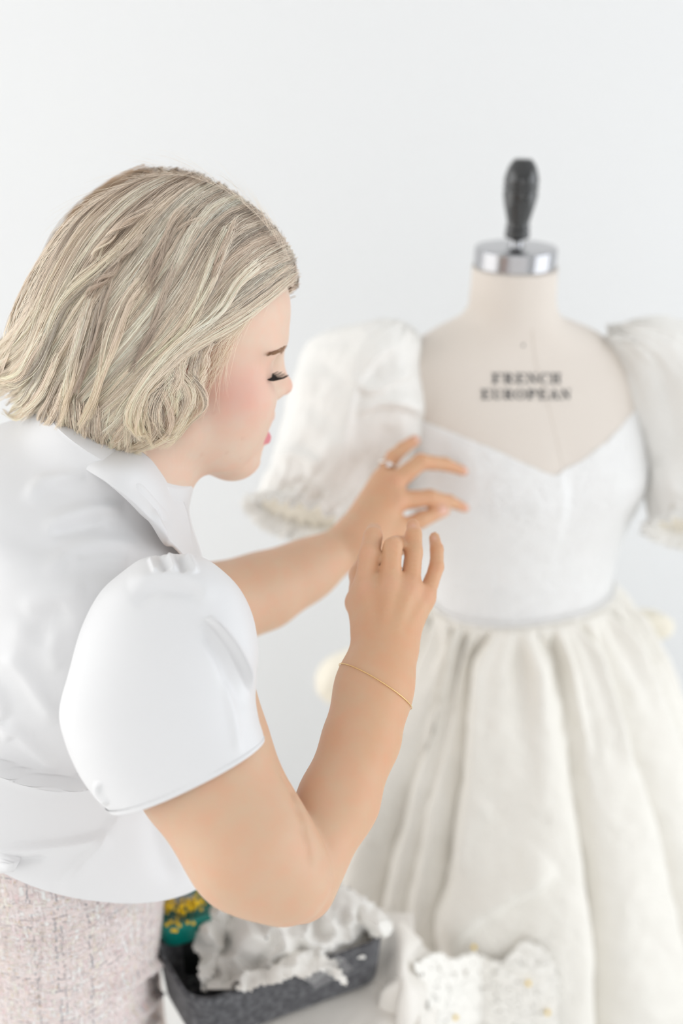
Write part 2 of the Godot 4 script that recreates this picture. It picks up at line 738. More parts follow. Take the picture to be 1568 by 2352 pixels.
func near_arm() -> Array:
	var L := []
	chain(L, [[425, 1440, 0.84, 140], [470, 1765, 0.815, 141], [575, 1945, 0.795, 128], [660, 2020, 0.795, 100]], 0.03)
	L.append(px_cone([686, 2030, 0.812, 88], [778, 1835, 0.852, 82], 0.003))
	L.append(px_cone([778, 1835, 0.852, 82], [832, 1690, 0.876, 70], 0.02))
	L.append(px_cone([832, 1690, 0.876, 70], [860, 1575, 0.90, 61], 0.03))
	L.append(px_cone([860, 1575, 0.90, 60], [868, 1490, 0.92, 46], 0.03))
	L.append(px_cone([860, 1575, 0.90, 56], [902, 1488, 0.92, 46], 0.03))
	# palm
	var mcp := [[838, 1350, 0.945, 29], [895, 1342, 0.938, 29], [941, 1350, 0.942, 27], [977, 1372, 0.952, 24]]
	var wr := [[858, 1485, 0.922, 38], [876, 1485, 0.918, 40], [894, 1485, 0.918, 40], [910, 1485, 0.924, 36]]
	for i in 4:
		L.append(px_cone(wr[i], mcp[i], 0.014))
	L.append(px_cone([845, 1440, 0.93, 34], [822, 1385, 0.95, 26], 0.012))
	chain(L, [[822, 1385, 0.955, 25], [826, 1320, 0.985, 22], [845, 1270, 1.005, 19]])
	chain(L, [[838, 1345, 0.945, 26], [849, 1270, 0.942, 24], [856, 1232, 0.958, 22], [858, 1218, 0.985, 18]], 0.0025)
	chain(L, [[895, 1340, 0.938, 25], [902, 1255, 0.938, 21.5], [912, 1249, 0.968, 19], [918, 1262, 0.990, 16]], 0.0025)
	chain(L, [[941, 1350, 0.943, 24], [950, 1268, 0.953, 20.5], [950, 1228, 0.965, 18.5], [948, 1205, 0.975, 15]], 0.0025)
	chain(L, [[977, 1372, 0.953, 21], [1002, 1303, 0.963, 17], [1003, 1262, 0.973, 15.5], [997, 1233, 0.985, 12.5]], 0.0025)
	# tendons and knuckles
	for i in 4:
		var w: Array = wr[i]
		var m: Array = mcp[i]
		L.append(px_cone([lerpf(w[0], m[0], 0.25), lerpf(w[1], m[1], 0.25), w[2] - 0.012, 9], [m[0], m[1], m[2] - 0.0085, 8], 0.007))
		L.append(ball(P(m[0], m[1] + 2, m[2] - 0.007), Vector3(0.007, 0.009, 0.006), 0.006, false, CB))
	# crease in the crook of the elbow
	var cr := [Vector2(655, 1785), Vector2(672, 1815), Vector2(688, 1860), Vector2(700, 1910), Vector2(711, 1972)]
	var hits := []
	for q: Vector2 in cr:
		hits.append(sdf_hit(L, q.x, q.y, 0.68))
	for i in 4:
		L.append(cone(hits[i], hits[i + 1], 0.0036 - 0.0004 * i, 0.0032 - 0.0004 * i, 0.005, true))
	return L


func sdf_hit(list: Array, px: float, py: float, from: float) -> Vector3:      # the point of a solid seen at a pixel
	var dir := CB * Vector3((px - 784.0) / F, -(py - 1176.0) / F, -1.0)
	var t := from
	for i in 80:
		var d := ev(list, EYE + dir * t)
		if d < 0.0002:
			break
		t += d * 0.85
	return EYE + dir * t


func far_arm() -> Array:
	var L := []
	chain(L, [[420, 1405, 1.08, 86], [500, 1392, 1.13, 86], [605, 1357, 1.165, 76], [700, 1312, 1.19, 58], [800, 1252, 1.215, 51]], 0.03)
	var wr := [[812, 1232, 1.215, 40], [818, 1238, 1.214, 42], [824, 1246, 1.214, 42]]
	var mcp := [[878, 1100, 1.255, 22], [903, 1112, 1.245, 26], [910, 1152, 1.237, 26]]
	for i in 3:
		L.append(px_cone(wr[i], mcp[i], 0.014))
	L.append(px_cone([812, 1240, 1.222, 34], [868, 1112, 1.263, 20], 0.012))
	L.append(px_cone([826, 1250, 1.215, 40], [905, 1218, 1.23, 25], 0.014))
	chain(L, [[878, 1098, 1.255, 20], [903, 1050, 1.275, 17], [925, 1030, 1.288, 15], [952, 1012, 1.305, 13.5]], 0.003)
	chain(L, [[903, 1110, 1.245, 24], [966, 1061, 1.258, 19], [1020, 1066, 1.278, 15.5], [1064, 1082, 1.293, 11.5]], 0.003)
	chain(L, [[910, 1152, 1.237, 24], [985, 1143, 1.252, 19], [1030, 1151, 1.272, 15], [1068, 1167, 1.291, 10.5]], 0.003)
	chain(L, [[905, 1218, 1.23, 22], [965, 1195, 1.244, 18.5], [1019, 1172, 1.262, 15]], 0.004)
	chain(L, [[866, 1112, 1.265, 17], [884, 1075, 1.29, 14], [908, 1052, 1.305, 12]], 0.003)
	for m in mcp:
		L.append(ball(P(m[0], m[1], m[2] - 0.008), Vector3(0.007, 0.008, 0.006), 0.006, false, CB))
	return L


func trunk() -> Array:
	var L := []
	var nk := P(278, 1105, 0.975)
	var chest := Vector3(-0.250, 1.215, -0.900)
	var waist := Vector3(-0.290, 1.06, -0.890)
	var hip := Vector3(-0.330, 0.90, -0.900)
	L.append(cone(nk + Vector3(-0.03, -0.07, -0.02), chest, 0.045, 0.100, 0.05))
	L.append(cone(chest, waist, 0.100, 0.085, 0.05))
	L.append(cone(P(408, 1420, 0.865), P(330, 1370, 0.95), 0.040, 0.035, 0.03))
	L.append(cone(P(410, 1400, 1.075), P(330, 1390, 0.99), 0.038, 0.035, 0.03))
	L.append(cone(waist, hip, 0.085, 0.085, 0.05))
	for s in [-1.0, 1.0]:
		var h := hip + Vector3(0.0, -0.03, s * 0.055)
		var knee := Vector3(h.x + 0.02, 0.46, h.z)
		var ankle := Vector3(h.x - 0.01, 0.09, h.z)
		L.append(cone(h, knee, 0.062, 0.052, 0.04))
		L.append(cone(knee, ankle, 0.05, 0.035, 0.03))
		L.append(cone(ankle + Vector3(-0.02, -0.05, 0), ankle + Vector3(0.16, -0.065, 0), 0.035, 0.024, 0.03))
	return L


func hand_marks(mb: MB) -> void:            # pink knuckles, finger creases, nails
	var spots := []
	for q in [[838, 1345, 0.930, 26], [895, 1340, 0.925, 24], [941, 1348, 0.93, 24], [977, 1370, 0.94, 22], [850, 1268, 0.93, 18], [950, 1270, 0.94, 16], [1000, 1305, 0.95, 18], [901, 1245, 0.925, 18], [1068, 1084, 1.288, 26], [1068, 1167, 1.286, 24], [952, 1012, 1.30, 26], [905, 1108, 1.235, 22], [912, 1150, 1.228, 22], [1010, 1180, 1.257, 24]]:
		spots.append([P(q[0], q[1], q[2]), q[3] * q[2] / F, Color(0.74, 0.36, 0.25), 0.34])
	for q in [[949, 1199, 0.962, 11], [996, 1230, 0.975, 9], [1022, 1170, 1.251, 13], [1074, 1080, 1.288, 8], [1076, 1165, 1.286, 8], [958, 1008, 1.30, 9]]:
		spots.append([P(q[0], q[1], q[2]), q[3] * q[2] / F, Color(0.90, 0.62, 0.58), 0.8])
	for i in mb.v.size():
		var p := mb.v[i]
		for s in spots:
			var q: float = p.distance_squared_to(s[0]) / (s[1] * s[1])
			if q < 4.0:
				mb.c[i] = mb.c[i].lerp(s[2], s[3] * exp(-q * 1.3))


func build_face_details(person: Node3D) -> void:
	# lashes, brows, ears: one of each side
	var lash := mat("lash", Color(0.13, 0.10, 0.085), 0.6)
	var bm := mat("brow hair", Color(0.60, 0.45, 0.33), 0.7)
	for s in [1.0, -1.0]:
		var mb := MB.new()
		for i in 46:
			var t := i / 45.0
			var root := head_point(lerpf(0.0685, 0.0815, sin(t * 1.5)), 0.0115 + 0.0015 * (1.0 - t), s * lerpf(0.0505, 0.026, t))
			for k in 4:
				var dd := ev(face_cache(), root)
				root -= head_dir(0.8, 0, s * 0.6) * (dd - 0.0002)
			var out := head_dir(0.80, -0.38, s * lerpf(0.75, -0.10, t)).normalized()
			var up := head_dir(0.1, 1, 0)
			var ln := lerpf(0.010, 0.0135, sin(t * PI)) * rng.randf_range(0.75, 1.1)
			var pts := []
			var rad := []
			for k in 5:
				var u := k / 4.0
				pts.append(root + out * ln * u + up * ln * 0.75 * u * u)
				rad.append(0.00034 * (1.0 - u * 0.7))
			tube(mb, pts, rad, 4, false)
		put("eyelashes", mb.mesh(), lash, person).set_meta("kind", "stuff")
		mb = MB.new()
		for i in 260:
			var t := rng.randf()
			var w := rng.randf_range(-1, 1) * lerpf(0.0044, 0.001, t)
			var base := Vector3(lerpf(0.092, 0.066, t * t * 0.7 + 0.3 * t), lerpf(0.0315, 0.0375, sin(t * 2.2)) + w, s * lerpf(0.014, 0.055, t))
			var wp := head_point(base.x, base.y, base.z)
			for k in 4:
				var dd := ev(face_cache(), wp)
				wp -= head_dir(0.85, 0.05, s * 0.5).normalized() * dd
			var dir := head_dir(-0.6, 0.25 - t * 0.45, s * 0.75).normalized()
			var o := head_dir(0.85, 0, s * 0.5).normalized()
			tube(mb, [wp, wp + dir * 0.003 + o * 0.0007, wp + dir * 0.0062 + o * 0.0004], [0.00022, 0.00020, 0.00006], 3, false)
		put("eyebrow", mb.mesh(), bm, person).set_meta("kind", "stuff")
		mb = MB.new()
		var ear := [ball(head_point(-0.004, 0.006, s * 0.071), Vector3(0.017, 0.031, 0.007), 0.004, false, HB * Basis(Vector3(0, 1, 0), s * 0.3)), ball(head_point(0.000, 0.008, s * 0.079), Vector3(0.009, 0.018, 0.006), 0.004, true, HB)]
		sdf_mesh(mb, ear, head_point(0, 0, s * 0.07) - Vector3.ONE * 0.05, head_point(0, 0, s * 0.07) + Vector3.ONE * 0.05, 0.002)
		put("ear", mb.mesh(), mat("ear skin", Color(0.90, 0.62, 0.52), 0.55), person)


var face_list := []
func face_cache() -> Array:
	if face_list.is_empty():
		face_list = to_world(head_prims())
	return face_list


# ------------------------------------------------------------------ hair
func hair_guides() -> Array:
	# visible flow lines, front to back: pixels x, y
	return [
		[660, 628, 615, 668, 560, 712, 500, 752, 440, 792, 385, 838, 340, 880, 313, 925, 312, 975, 338, 1012],
		[671, 603, 610, 645, 530, 708, 450, 770, 378, 832, 325, 890, 296, 940, 285, 985, 296, 1032],
		[662, 570, 600, 598, 535, 660, 465, 735, 380, 822, 305, 900, 258, 960, 238, 1008, 244, 1056],
		[628, 528, 560, 548, 500, 612, 448, 700, 388, 792, 310, 880, 245, 955, 208, 1010, 200, 1048],
		[582, 488, 520, 510, 468, 580, 428, 670, 368, 762, 282, 860, 205, 948, 168, 1008, 160, 1046],
		[535, 446, 470, 470, 418, 550, 368, 642, 300, 742, 222, 848, 162, 938, 128, 995, 112, 1030],
		[482, 416, 410, 448, 340, 528, 282, 620, 222, 720, 162, 826, 112, 905, 80, 945, 58, 962],
		[432, 402, 350, 428, 270, 500, 202, 590, 152, 690, 110, 790, 68, 870, 38, 908, 18, 930],
		[380, 400, 290, 433, 210, 508, 150, 600, 106, 690, 70, 772, 36, 832, 12, 868, -8, 892],
		[330, 410, 245, 452, 175, 524, 126, 612, 86, 690, 48, 762, 14, 806, -8, 830, -24, 846]]


func hair_depth(px: float, py: float, lift: float) -> Vector3:     # the point of the hair's volume seen at a pixel
	var dir := CB * Vector3((px - 784.0) / F, -(py - 1176.0) / F, -1.0)
	var t := 0.74
	var best := 1e9
	var bt := t
	for i in 40:
		var d := ev(hair_sdf, EYE + dir * t) - lift
		if d < best:
			best = d
			bt = t
		if d < 0.0003:
			return EYE + dir * t
		t += maxf(d * 0.9, 0.0006)
		if t > 1.15:
			break
	return EYE + dir * bt


func hair_normal(p: Vector3) -> Vector3:
	var d := ev(hair_sdf, p)
	return Vector3(ev(hair_sdf, p + Vector3(0.002, 0, 0)) - d, ev(hair_sdf, p + Vector3(0, 0.002, 0)) - d, ev(hair_sdf, p + Vector3(0, 0, 0.002)) - d).normalized()


func strand_ribbon(mb: MB, pts: PackedVector3Array, width: float, out0: Vector3, col0: Color, col1: Color, roll: float) -> void:
	var n := pts.size()
	var at := mb.v.size()
	for i in n:
		var t := (pts[mini(i + 1, n - 1)] - pts[maxi(i - 1, 0)]).normalized()
		var out := (pts[i] - out0)
		out = (out - t * out.dot(t)).normalized()
		var side := t.cross(out)
		var u := float(i) / (n - 1)
		var w := width * (1.0 if u < 0.6 else lerpf(1.0, 0.25, (u - 0.6) / 0.4))
		var nn := (out * cos(roll) + side * sin(roll))
		var ss := (side * cos(roll) - out * sin(roll))
		mb.v.append(pts[i] - ss * w)
		mb.v.append(pts[i] + ss * w)
		var nv := (nn * 0.8 + out * 0.4).normalized()
		mb.n.append((nv - ss * 0.35).normalized())
		mb.n.append((nv + ss * 0.35).normalized())
		var c := col0.lerp(col1, smoothstep(0.15, 0.9, u)).clamp(Color(0, 0, 0), Color(0.97, 0.95, 0.90))
		mb.c.append(c)
		mb.c.append(c)
		if i:
			var a := at + 2 * i - 2
			mb.quad(a, a + 2, a + 3, a + 1)


func lock(mb: MB, guide: PackedVector3Array, half_w: float, count: int, centre: Vector3, col0: Color, col1: Color, o := {}) -> void:
	# a lock of hair round a guide curve
	var n := guide.size()
	var clumps: int = o.get("clumps", maxi(2, count / 20))
	var taper: float = o.get("taper", 0.68)
	var thick: float = o.get("thick", 0.0026)
	var width: float = o.get("width", 0.000135)
	var frizz: float = o.get("frizz", 1.0)
	var side := []
	var outs := []
	for i in n:
		var t := (guide[mini(i + 1, n - 1)] - guide[maxi(i - 1, 0)]).normalized()
		var out := guide[i] - centre
		out = (out - t * out.dot(t)).normalized()
		outs.append(out)
		side.append(t.cross(out))
	for c in clumps:
		var cx := rng.randf_range(-1, 1)
		var cz := rng.randf_range(-0.9, 0.7)
		var tone := rng.randf_range(-0.10, 0.10)
		var dark := rng.randf() < 0.22
		var ph := rng.randf() * TAU
		var amp := rng.randf_range(0.0006, 0.0044)
		var wl := rng.randf_range(1.2, 2.6)
		var endt := rng.randf_range(0.84, 1.04)
		var per := maxi(1, count / clumps)
		for s in per:
			var sx := cx + rng.randfn(0, 0.16)
			var sz := cz + rng.randfn(0, 0.22)
			var ph2 := rng.randf() * TAU
			var a2 := rng.randf_range(0.0001, 0.0007) * frizz
			var stray := rng.randf() < 0.07
			if stray:
				a2 *= 4.0
				sz += rng.randf_range(0.2, 0.9)
			var start := rng.randf_range(0.0, float(o.get("late", 0.14)))
			var pts := PackedVector3Array()
			var m := 13
			var drift := rng.randfn(0, 0.35)
			for i in m:
				var u := lerpf(start, endt, float(i) / (m - 1)) + rng.randf_range(-0.004, 0.004)
				var k := clampf(u, 0.0, 1.0) * (n - 1)
				var j := mini(int(k), n - 2)
				var fr := k - j
				var p := guide[j].lerp(guide[j + 1], fr)
				if u > 1.0:
					p += (guide[n - 1] - guide[n - 2]) * ((u - 1.0) * (n - 1))
				var sd: Vector3 = side[j].lerp(side[j + 1], fr)
				var ot: Vector3 = outs[j].lerp(outs[j + 1], fr)
				var conv := 1.0 - taper * smoothstep(0.35, 1.0, u)
				var x := (sx + drift * u * 0.4) * half_w * conv + amp * sin(ph + u * wl * TAU) * u + a2 * sin(ph2 + u * 9.0)
				var z := sz * thick * (0.5 + 0.5 * conv) + amp * 0.7 * cos(ph + u * wl * TAU) * u + a2 * cos(ph2 * 1.7 + u * 8.0)
				z -= x * x / 0.18
				pts.append(p + sd * x + ot * z)
			var v := tone + rng.randf_range(-0.07, 0.07)
			var f := 1.0 + v * 1.3 - (0.46 if dark else 0.0)
			var root := col0 * f
			var tip := col1 * (f * 0.5 + 0.5 + v * 0.5)
			strand_ribbon(mb, pts, width * rng.randf_range(0.6, 1.25), centre, root, tip, rng.randf_range(-0.5, 0.5))


func build_hair(person: Node3D) -> void:
	var bk := HB
	hair_sdf = [
		ball(P(372, 690, 0.955), Vector3(0.110, 0.103, 0.094), 0.03, false, CB),
		ball(P(470, 640, 0.955), Vector3(0.076, 0.060, 0.078), 0.04, false, CB),
		ball(P(250, 830, 0.955), Vector3(0.088, 0.072, 0.090), 0.05, false, CB),
		ball(P(345, 920, 0.945), Vector3(0.050, 0.048, 0.068), 0.04, false, CB)]
	var centre := P(350, 740, 0.965)
	# the mass of hair under the strands
	var mb := MB.new()
	var under := [
		ball(P(360, 700, 0.96), Vector3(0.098, 0.092, 0.084), 0.03, false, CB),
		ball(P(460, 650, 0.96), Vector3(0.062, 0.050, 0.066), 0.04, false, CB),
		ball(P(245, 828, 0.96), Vector3(0.074, 0.058, 0.078), 0.05, false, CB),
		ball(P(330, 900, 0.955), Vector3(0.036, 0.042, 0.055), 0.04, false, CB),
		ball(P(700, 905, 0.93), Vector3(0.098, 0.088, 0.105), 0.012, true, CB)]
	sdf_mesh(mb, under, centre - Vector3.ONE * 0.17, centre + Vector3.ONE * 0.17, 0.004)
	var hm := mat("hair", Color.WHITE, 0.38, {"metallic_specular": 0.6, "vertex_color_use_as_albedo": true, "backlight_enabled": true, "backlight": Color(0.30, 0.27, 0.23)})
	var hair := put("hair", mb.mesh(), mat("hair depth", Color(0.90, 0.815, 0.70), 0.8), person)
	# strands over it
	var strands := MB.new()
	var keys := []
	for g in hair_guides():
		var q := []
		for i in g.size() / 2:
			q.append(Vector2(g[2 * i], g[2 * i + 1]))
		keys.append(q)
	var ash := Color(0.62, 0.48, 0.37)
	var beige := Color(0.97, 0.81, 0.645)
	var cream := Color(1.0, 0.835, 0.62)
	var pale := Color(1.0, 0.90, 0.75)
	var total := 92
	for pass_ in 2:
		for gi in total:
			var t := (gi + rng.randf_range(-0.4, 0.4)) / (total - 1.0)
			t = clampf(t, 0.0, 1.0)
			var pts := PackedVector3Array()
			var n := 16
			var jig := rng.randf_range(-14, 14)
			var jig2 := rng.randf_range(-16, 16)
			var wave := rng.randf_range(9, 28)
			var wph := t * 10.0 + rng.randf_range(-0.9, 0.9)
			var cross := rng.randfn(0.0, 0.035) if rng.randf() < 0.75 else rng.randf_range(-0.14, 0.14)
			var short := rng.randf_range(0.9, 1.0)
			var from := 0.0 if pass_ == 1 else rng.randf_range(0.0, 0.4)
			var lift := -0.007 if pass_ == 0 else rng.randf_range(-0.0015, 0.003)
			for i in n:
				var u := lerpf(from, short, float(i) / (n - 1))
				var col := []
				for q in keys:
					col.append(cat(q, u))
				var p: Vector2 = cat(col, clampf(t + cross * (u - 0.5), 0.0, 1.0))
				p += Vector2(jig * 0.5 + jig2 * u + wave * u * sin(wph + u * 7.5), wave * 0.4 * u * cos(wph + u * 6.5))
				pts.append(hair_depth(p.x, p.y, lift + 0.002 * sin(u * PI) - 0.004 * (1.0 - smoothstep(0.0, 0.22, u))))
			# smooth the guide
			for k in 2:
				for i in range(1, n - 1):
					pts[i] = (pts[i - 1] + pts[i] * 2.0 + pts[i + 1]) / 4.0
			# the root comes over from the far side
			var t0 := (pts[0] - pts[2]).normalized()
			for k in (3 if pass_ == 1 else 0):
				var p := pts[0] + t0 * 0.010 - CB.z * 0.012
				for r in 2:
					p -= hair_normal(p) * (ev(hair_sdf, p) + 0.004)
				pts.insert(0, p)
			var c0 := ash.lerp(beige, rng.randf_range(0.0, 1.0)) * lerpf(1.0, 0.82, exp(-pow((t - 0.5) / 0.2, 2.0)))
			var c1 := cream.lerp(pale, rng.randf()).lerp(beige, rng.randf_range(0.0, 0.5))
			if rng.randf() < 0.22:
				c0 = pale.lerp(beige, rng.randf() * 0.5)
			if pass_ == 1 and gi % 2 == 0:
				# the far side of the head
				var far := PackedVector3Array()
				for p in pts:
					var s := pix(p)
					far.append(P(s.x, s.y, 2.0 * 0.968 - s.z))
				lock(strands, far, 0.016, 90, centre, c0, c1, {"width": 0.0005, "clumps": 6})
				for w in ([0.2, 0.4, 0.6, 0.8] if t > 0.55 else []):
					var back := PackedVector3Array()
					for i in pts.size():
						var p := pts[i].lerp(far[i], w)
						for r in 4:
							p -= hair_normal(p) * (ev(hair_sdf, p) + 0.0025)
						back.append(p)
					for k in 3:
						for i in range(1, back.size() - 1):
							back[i] = (back[i - 1] + back[i] * 2.0 + back[i + 1]) / 4.0
					lock(strands, back, 0.014, 70, centre, c0, c1, {"width": 0.0004, "clumps": 5})
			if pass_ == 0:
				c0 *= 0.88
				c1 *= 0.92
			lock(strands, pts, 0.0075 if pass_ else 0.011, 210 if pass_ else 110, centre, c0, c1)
	# locks with a path of their own: bright ones over the ear, the curl by the jaw, the flick at the back
	var own := [
		[[480, 742, 420, 785, 372, 835, 330, 885, 306, 930, 302, 975, 316, 1000, 338, 1006], 0.0055, 150, pale, cream, 0.008],
		[[560, 705, 490, 748, 425, 792, 375, 842, 335, 893, 318, 935, 320, 975, 345, 1015], 0.006, 150, pale, cream, 0.006],
		[[600, 600, 545, 650, 505, 710, 455, 760, 400, 800], 0.004, 80, pale, pale, 0.007],
		[[535, 520, 500, 590, 478, 660, 440, 730, 390, 790, 345, 850], 0.005, 90, pale, cream, 0.007],
		[[330, 640, 290, 690, 262, 760, 240, 850, 205, 930, 180, 990], 0.005, 110, beige, cream, 0.007],
		[[215, 680, 190, 760, 172, 840, 150, 920, 138, 985], 0.005, 110, pale, cream, 0.007],
		[[300, 560, 250, 600, 190, 650, 140, 700, 105, 770, 92, 850, 70, 900], 0.006, 120, cream, pale, 0.006],
		[[400, 860, 360, 900, 345, 945, 362, 990, 390, 1000, 412, 985], 0.007, 110, beige, cream, 0.003],
		[[395, 850, 420, 880, 436, 905, 430, 940, 400, 985, 350, 1025, 310, 1040], 0.008, 160, beige, cream, 0.002],
		[[420, 850, 448, 880, 462, 920, 455, 948, 425, 985, 370, 1030], 0.006, 110, beige, cream, 0.001],
		[[448, 790, 432, 840, 424, 890, 432, 935], 0.008, 130, beige, cream, 0.0],
		[[478, 772, 460, 825, 450, 880, 455, 925], 0.006, 90, beige, cream, -0.002],
		[[410, 820, 402, 870, 392, 920, 400, 960], 0.008, 130, beige, cream, 0.002],
		[[120, 900, 124, 955, 128, 1000, 122, 1024], 0.009, 120, beige, cream, 0.004],
		[[155, 900, 160, 960, 168, 1010, 160, 1040], 0.010, 140, beige, cream, 0.003],
		[[195, 920, 198, 975, 205, 1020, 198, 1050], 0.010, 140, beige, cream, 0.003],
		[[235, 930, 232, 985, 240, 1030, 235, 1056], 0.010, 140, beige, cream, 0.003],
		[[350, 900, 372, 945, 368, 985, 340, 1020, 290, 1040], 0.008, 120, ash, cream, 0.003],
		[[330, 930, 300, 980, 270, 1020, 240, 1042], 0.008, 120, ash, cream, 0.002],
		[[110, 760, 78, 820, 50, 860, 15, 880, -10, 872], 0.007, 120, beige, cream, 0.008],
		[[130, 800, 95, 880, 60, 930, 30, 955, 12, 945], 0.007, 110, beige, cream, 0.006],
		[[150, 860, 120, 940, 92, 985, 80, 1003], 0.007, 110, beige, cream, 0.005],
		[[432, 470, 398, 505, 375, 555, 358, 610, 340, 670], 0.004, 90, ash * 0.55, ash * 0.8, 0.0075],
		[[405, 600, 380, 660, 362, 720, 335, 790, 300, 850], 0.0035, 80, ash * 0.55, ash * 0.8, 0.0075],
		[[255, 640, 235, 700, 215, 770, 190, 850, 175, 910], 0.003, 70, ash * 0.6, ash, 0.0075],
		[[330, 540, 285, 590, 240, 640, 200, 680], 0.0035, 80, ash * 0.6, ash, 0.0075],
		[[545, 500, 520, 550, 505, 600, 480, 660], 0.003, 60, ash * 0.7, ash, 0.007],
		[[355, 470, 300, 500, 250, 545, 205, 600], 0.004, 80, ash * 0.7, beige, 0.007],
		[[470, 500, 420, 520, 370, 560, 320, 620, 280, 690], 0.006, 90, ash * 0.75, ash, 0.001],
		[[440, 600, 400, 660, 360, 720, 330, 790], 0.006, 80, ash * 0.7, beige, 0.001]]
	for o in own:
		var g: Array = o[0]
		var q := []
		for i in g.size() / 2:
			q.append(Vector2(g[2 * i], g[2 * i + 1]))
		var pts := PackedVector3Array()
		for i in 16:
			var p: Vector2 = cat(q, i / 15.0)
			pts.append(hair_depth(p.x, p.y, o[5]))
		for k in 2:
			for i in range(1, 15):
				pts[i] = (pts[i - 1] + pts[i] * 2.0 + pts[i + 1]) / 4.0
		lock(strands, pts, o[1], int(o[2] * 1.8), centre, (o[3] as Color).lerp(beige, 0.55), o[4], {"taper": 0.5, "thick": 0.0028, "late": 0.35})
	# fine hair at the temple and the hairline
	for i in 700:
		var t := rng.randf()
		var a := Vector2(668, 605).lerp(Vector2(505, 800), t) + Vector2(rng.randf_range(-8, 12), rng.randf_range(-6, 10))
		if t > 0.75:
			a = Vector2(540, 760).lerp(Vector2(470, 880), (t - 0.75) * 4.0) + Vector2(rng.randf_range(-26, 16), rng.randf_range(-10, 10))
		var ln := rng.randf_range(50, 130)
		var dir := Vector2(-0.80, 0.60).rotated(rng.randf_range(-0.25, 0.2) - (0.5 if t > 0.75 else 0.0))
		var bend := rng.randf_range(-0.3, 0.35)
		var pts := PackedVector3Array()
		for k in 7:
			var u := k / 6.0
			var p := a + dir.rotated(bend * u) * ln * u
			pts.append(temple_point(p.x, p.y, 0.0008 + 0.003 * sin(u * PI)))
		var c := beige.lerp(cream, rng.randf())
		strand_ribbon(strands, pts, 0.00013, centre, c, c, rng.randf_range(-0.5, 0.5))
	# flyaways round the outline
	for i in 420:
		var t := rng.randf()
		var q := [Vector2(672, 600), Vector2(600, 500), Vector2(500, 425), Vector2(390, 398), Vector2(270, 430), Vector2(160, 520), Vector2(90, 650), Vector2(30, 780), Vector2(0, 860)]
		var a: Vector2 = cat(q, t)
		var nx: Vector2 = cat(q, minf(t + 0.04, 1.0))
		var tang := (nx - a).normalized()
		var outw := Vector2(-tang.y, tang.x) * -1.0
		if outw.dot(a - Vector2(360, 740)) < 0.0:
			outw = -outw
		var ln := rng.randf_range(60, 200)
		var up := rng.randf_range(2, 26)
		var b := rng.randf_range(-1, 1)
		var pts := PackedVector3Array()
		for k in 9:
			var u := k / 8.0
			var p := a - outw * 12.0 + tang * ln * u + outw * (up * sin(u * PI * 0.8) + 8.0 - u * u * 40.0 * signf(b) * rng.randf_range(0.2, 0.3))
			pts.append(hair_depth(p.x, p.y, 0.004))
		strand_ribbon(strands, pts, 0.00011, centre, beige, cream, rng.randf_range(-0.5, 0.5))
	var s := put("strands", strands.mesh(), hm, hair)
	s.set_meta("kind", "stuff")


func temple_point(px: float, py: float, lift: float) -> Vector3:
	var dir := CB * Vector3((px - 784.0) / F, -(py - 1176.0) / F, -1.0)
	var t := 0.78
	var bt := t
	var best := 1e9
	for i in 30:
		var p := EYE + dir * t
		var d := minf(ev(face_cache(), p), ev(hair_sdf, p) + 0.012) - lift
		if d < best:
			best = d
			bt = t
		if d < 0.0003 or t > 1.2:
			break
		t += d * 0.9
	return EYE + dir * bt


# ------------------------------------------------------------------ her clothes
func cloth_mat() -> StandardMaterial3D:
	return mat("white satin cotton", Color(0.905, 0.903, 0.906), 0.46, {"rim_enabled": true, "rim": 0.25})


func strip(mb: MB, rows: Array, nu: int, nv: int, thick := 0.0) -> void:
	# a sheet through rows of points (each row an array of Vector3); with a thickness it gets a back and closed edges
	var pts := PackedVector3Array()
	var cols := []
	for k in rows.size():
		var line := []
		for i in nu:
			line.append(cat(rows[k], float(i) / (nu - 1)))
		cols.append(line)
	var at := mb.v.size()
	for j in nv:
		for i in nu:
			var through := []
			for k in rows.size():
				through.append(cols[k][i])
			pts.append(cat(through, float(j) / (nv - 1)))
			mb.uv.append(Vector2(float(i) / (nu - 1), float(j) / (nv - 1)))
	mb.grid(nu, nv, pts, false)
	if thick > 0.0:
		thicken(mb, at, nu, nv, thick)


func thicken(mb: MB, at: int, nu: int, nv: int, thick: float) -> void:
	mb.normals()
	var n := nu * nv
	var b := mb.v.size()
	for i in n:
		mb.v.append(mb.v[at + i] - mb.n[at + i] * thick)
		mb.uv.append(mb.uv[at + i])
	for j in nv - 1:
		for i in nu - 1:
			var a := b + j * nu + i
			mb.quad(a, a + 1, a + nu + 1, a + nu)
	for i in nu - 1:
		mb.quad(at + i, at + i + 1, b + i + 1, b + i)
		var e := (nv - 1) * nu + i
		mb.quad(at + e + 1, at + e, b + e, b + e + 1)
	for j in nv - 1:
		mb.quad(at + (j + 1) * nu, at + j * nu, b + j * nu, b + (j + 1) * nu)
		var e := j * nu + nu - 1
		mb.quad(at + e, at + e + nu, b + e + nu, b + e)
	mb.n.clear()


func PR(list: Array) -> Array:              # [px, py, depth, ...] to points
	var o := []
	for i in list.size() / 3:
		o.append(P(list[3 * i], list[3 * i + 1], list[3 * i + 2]))
	return o


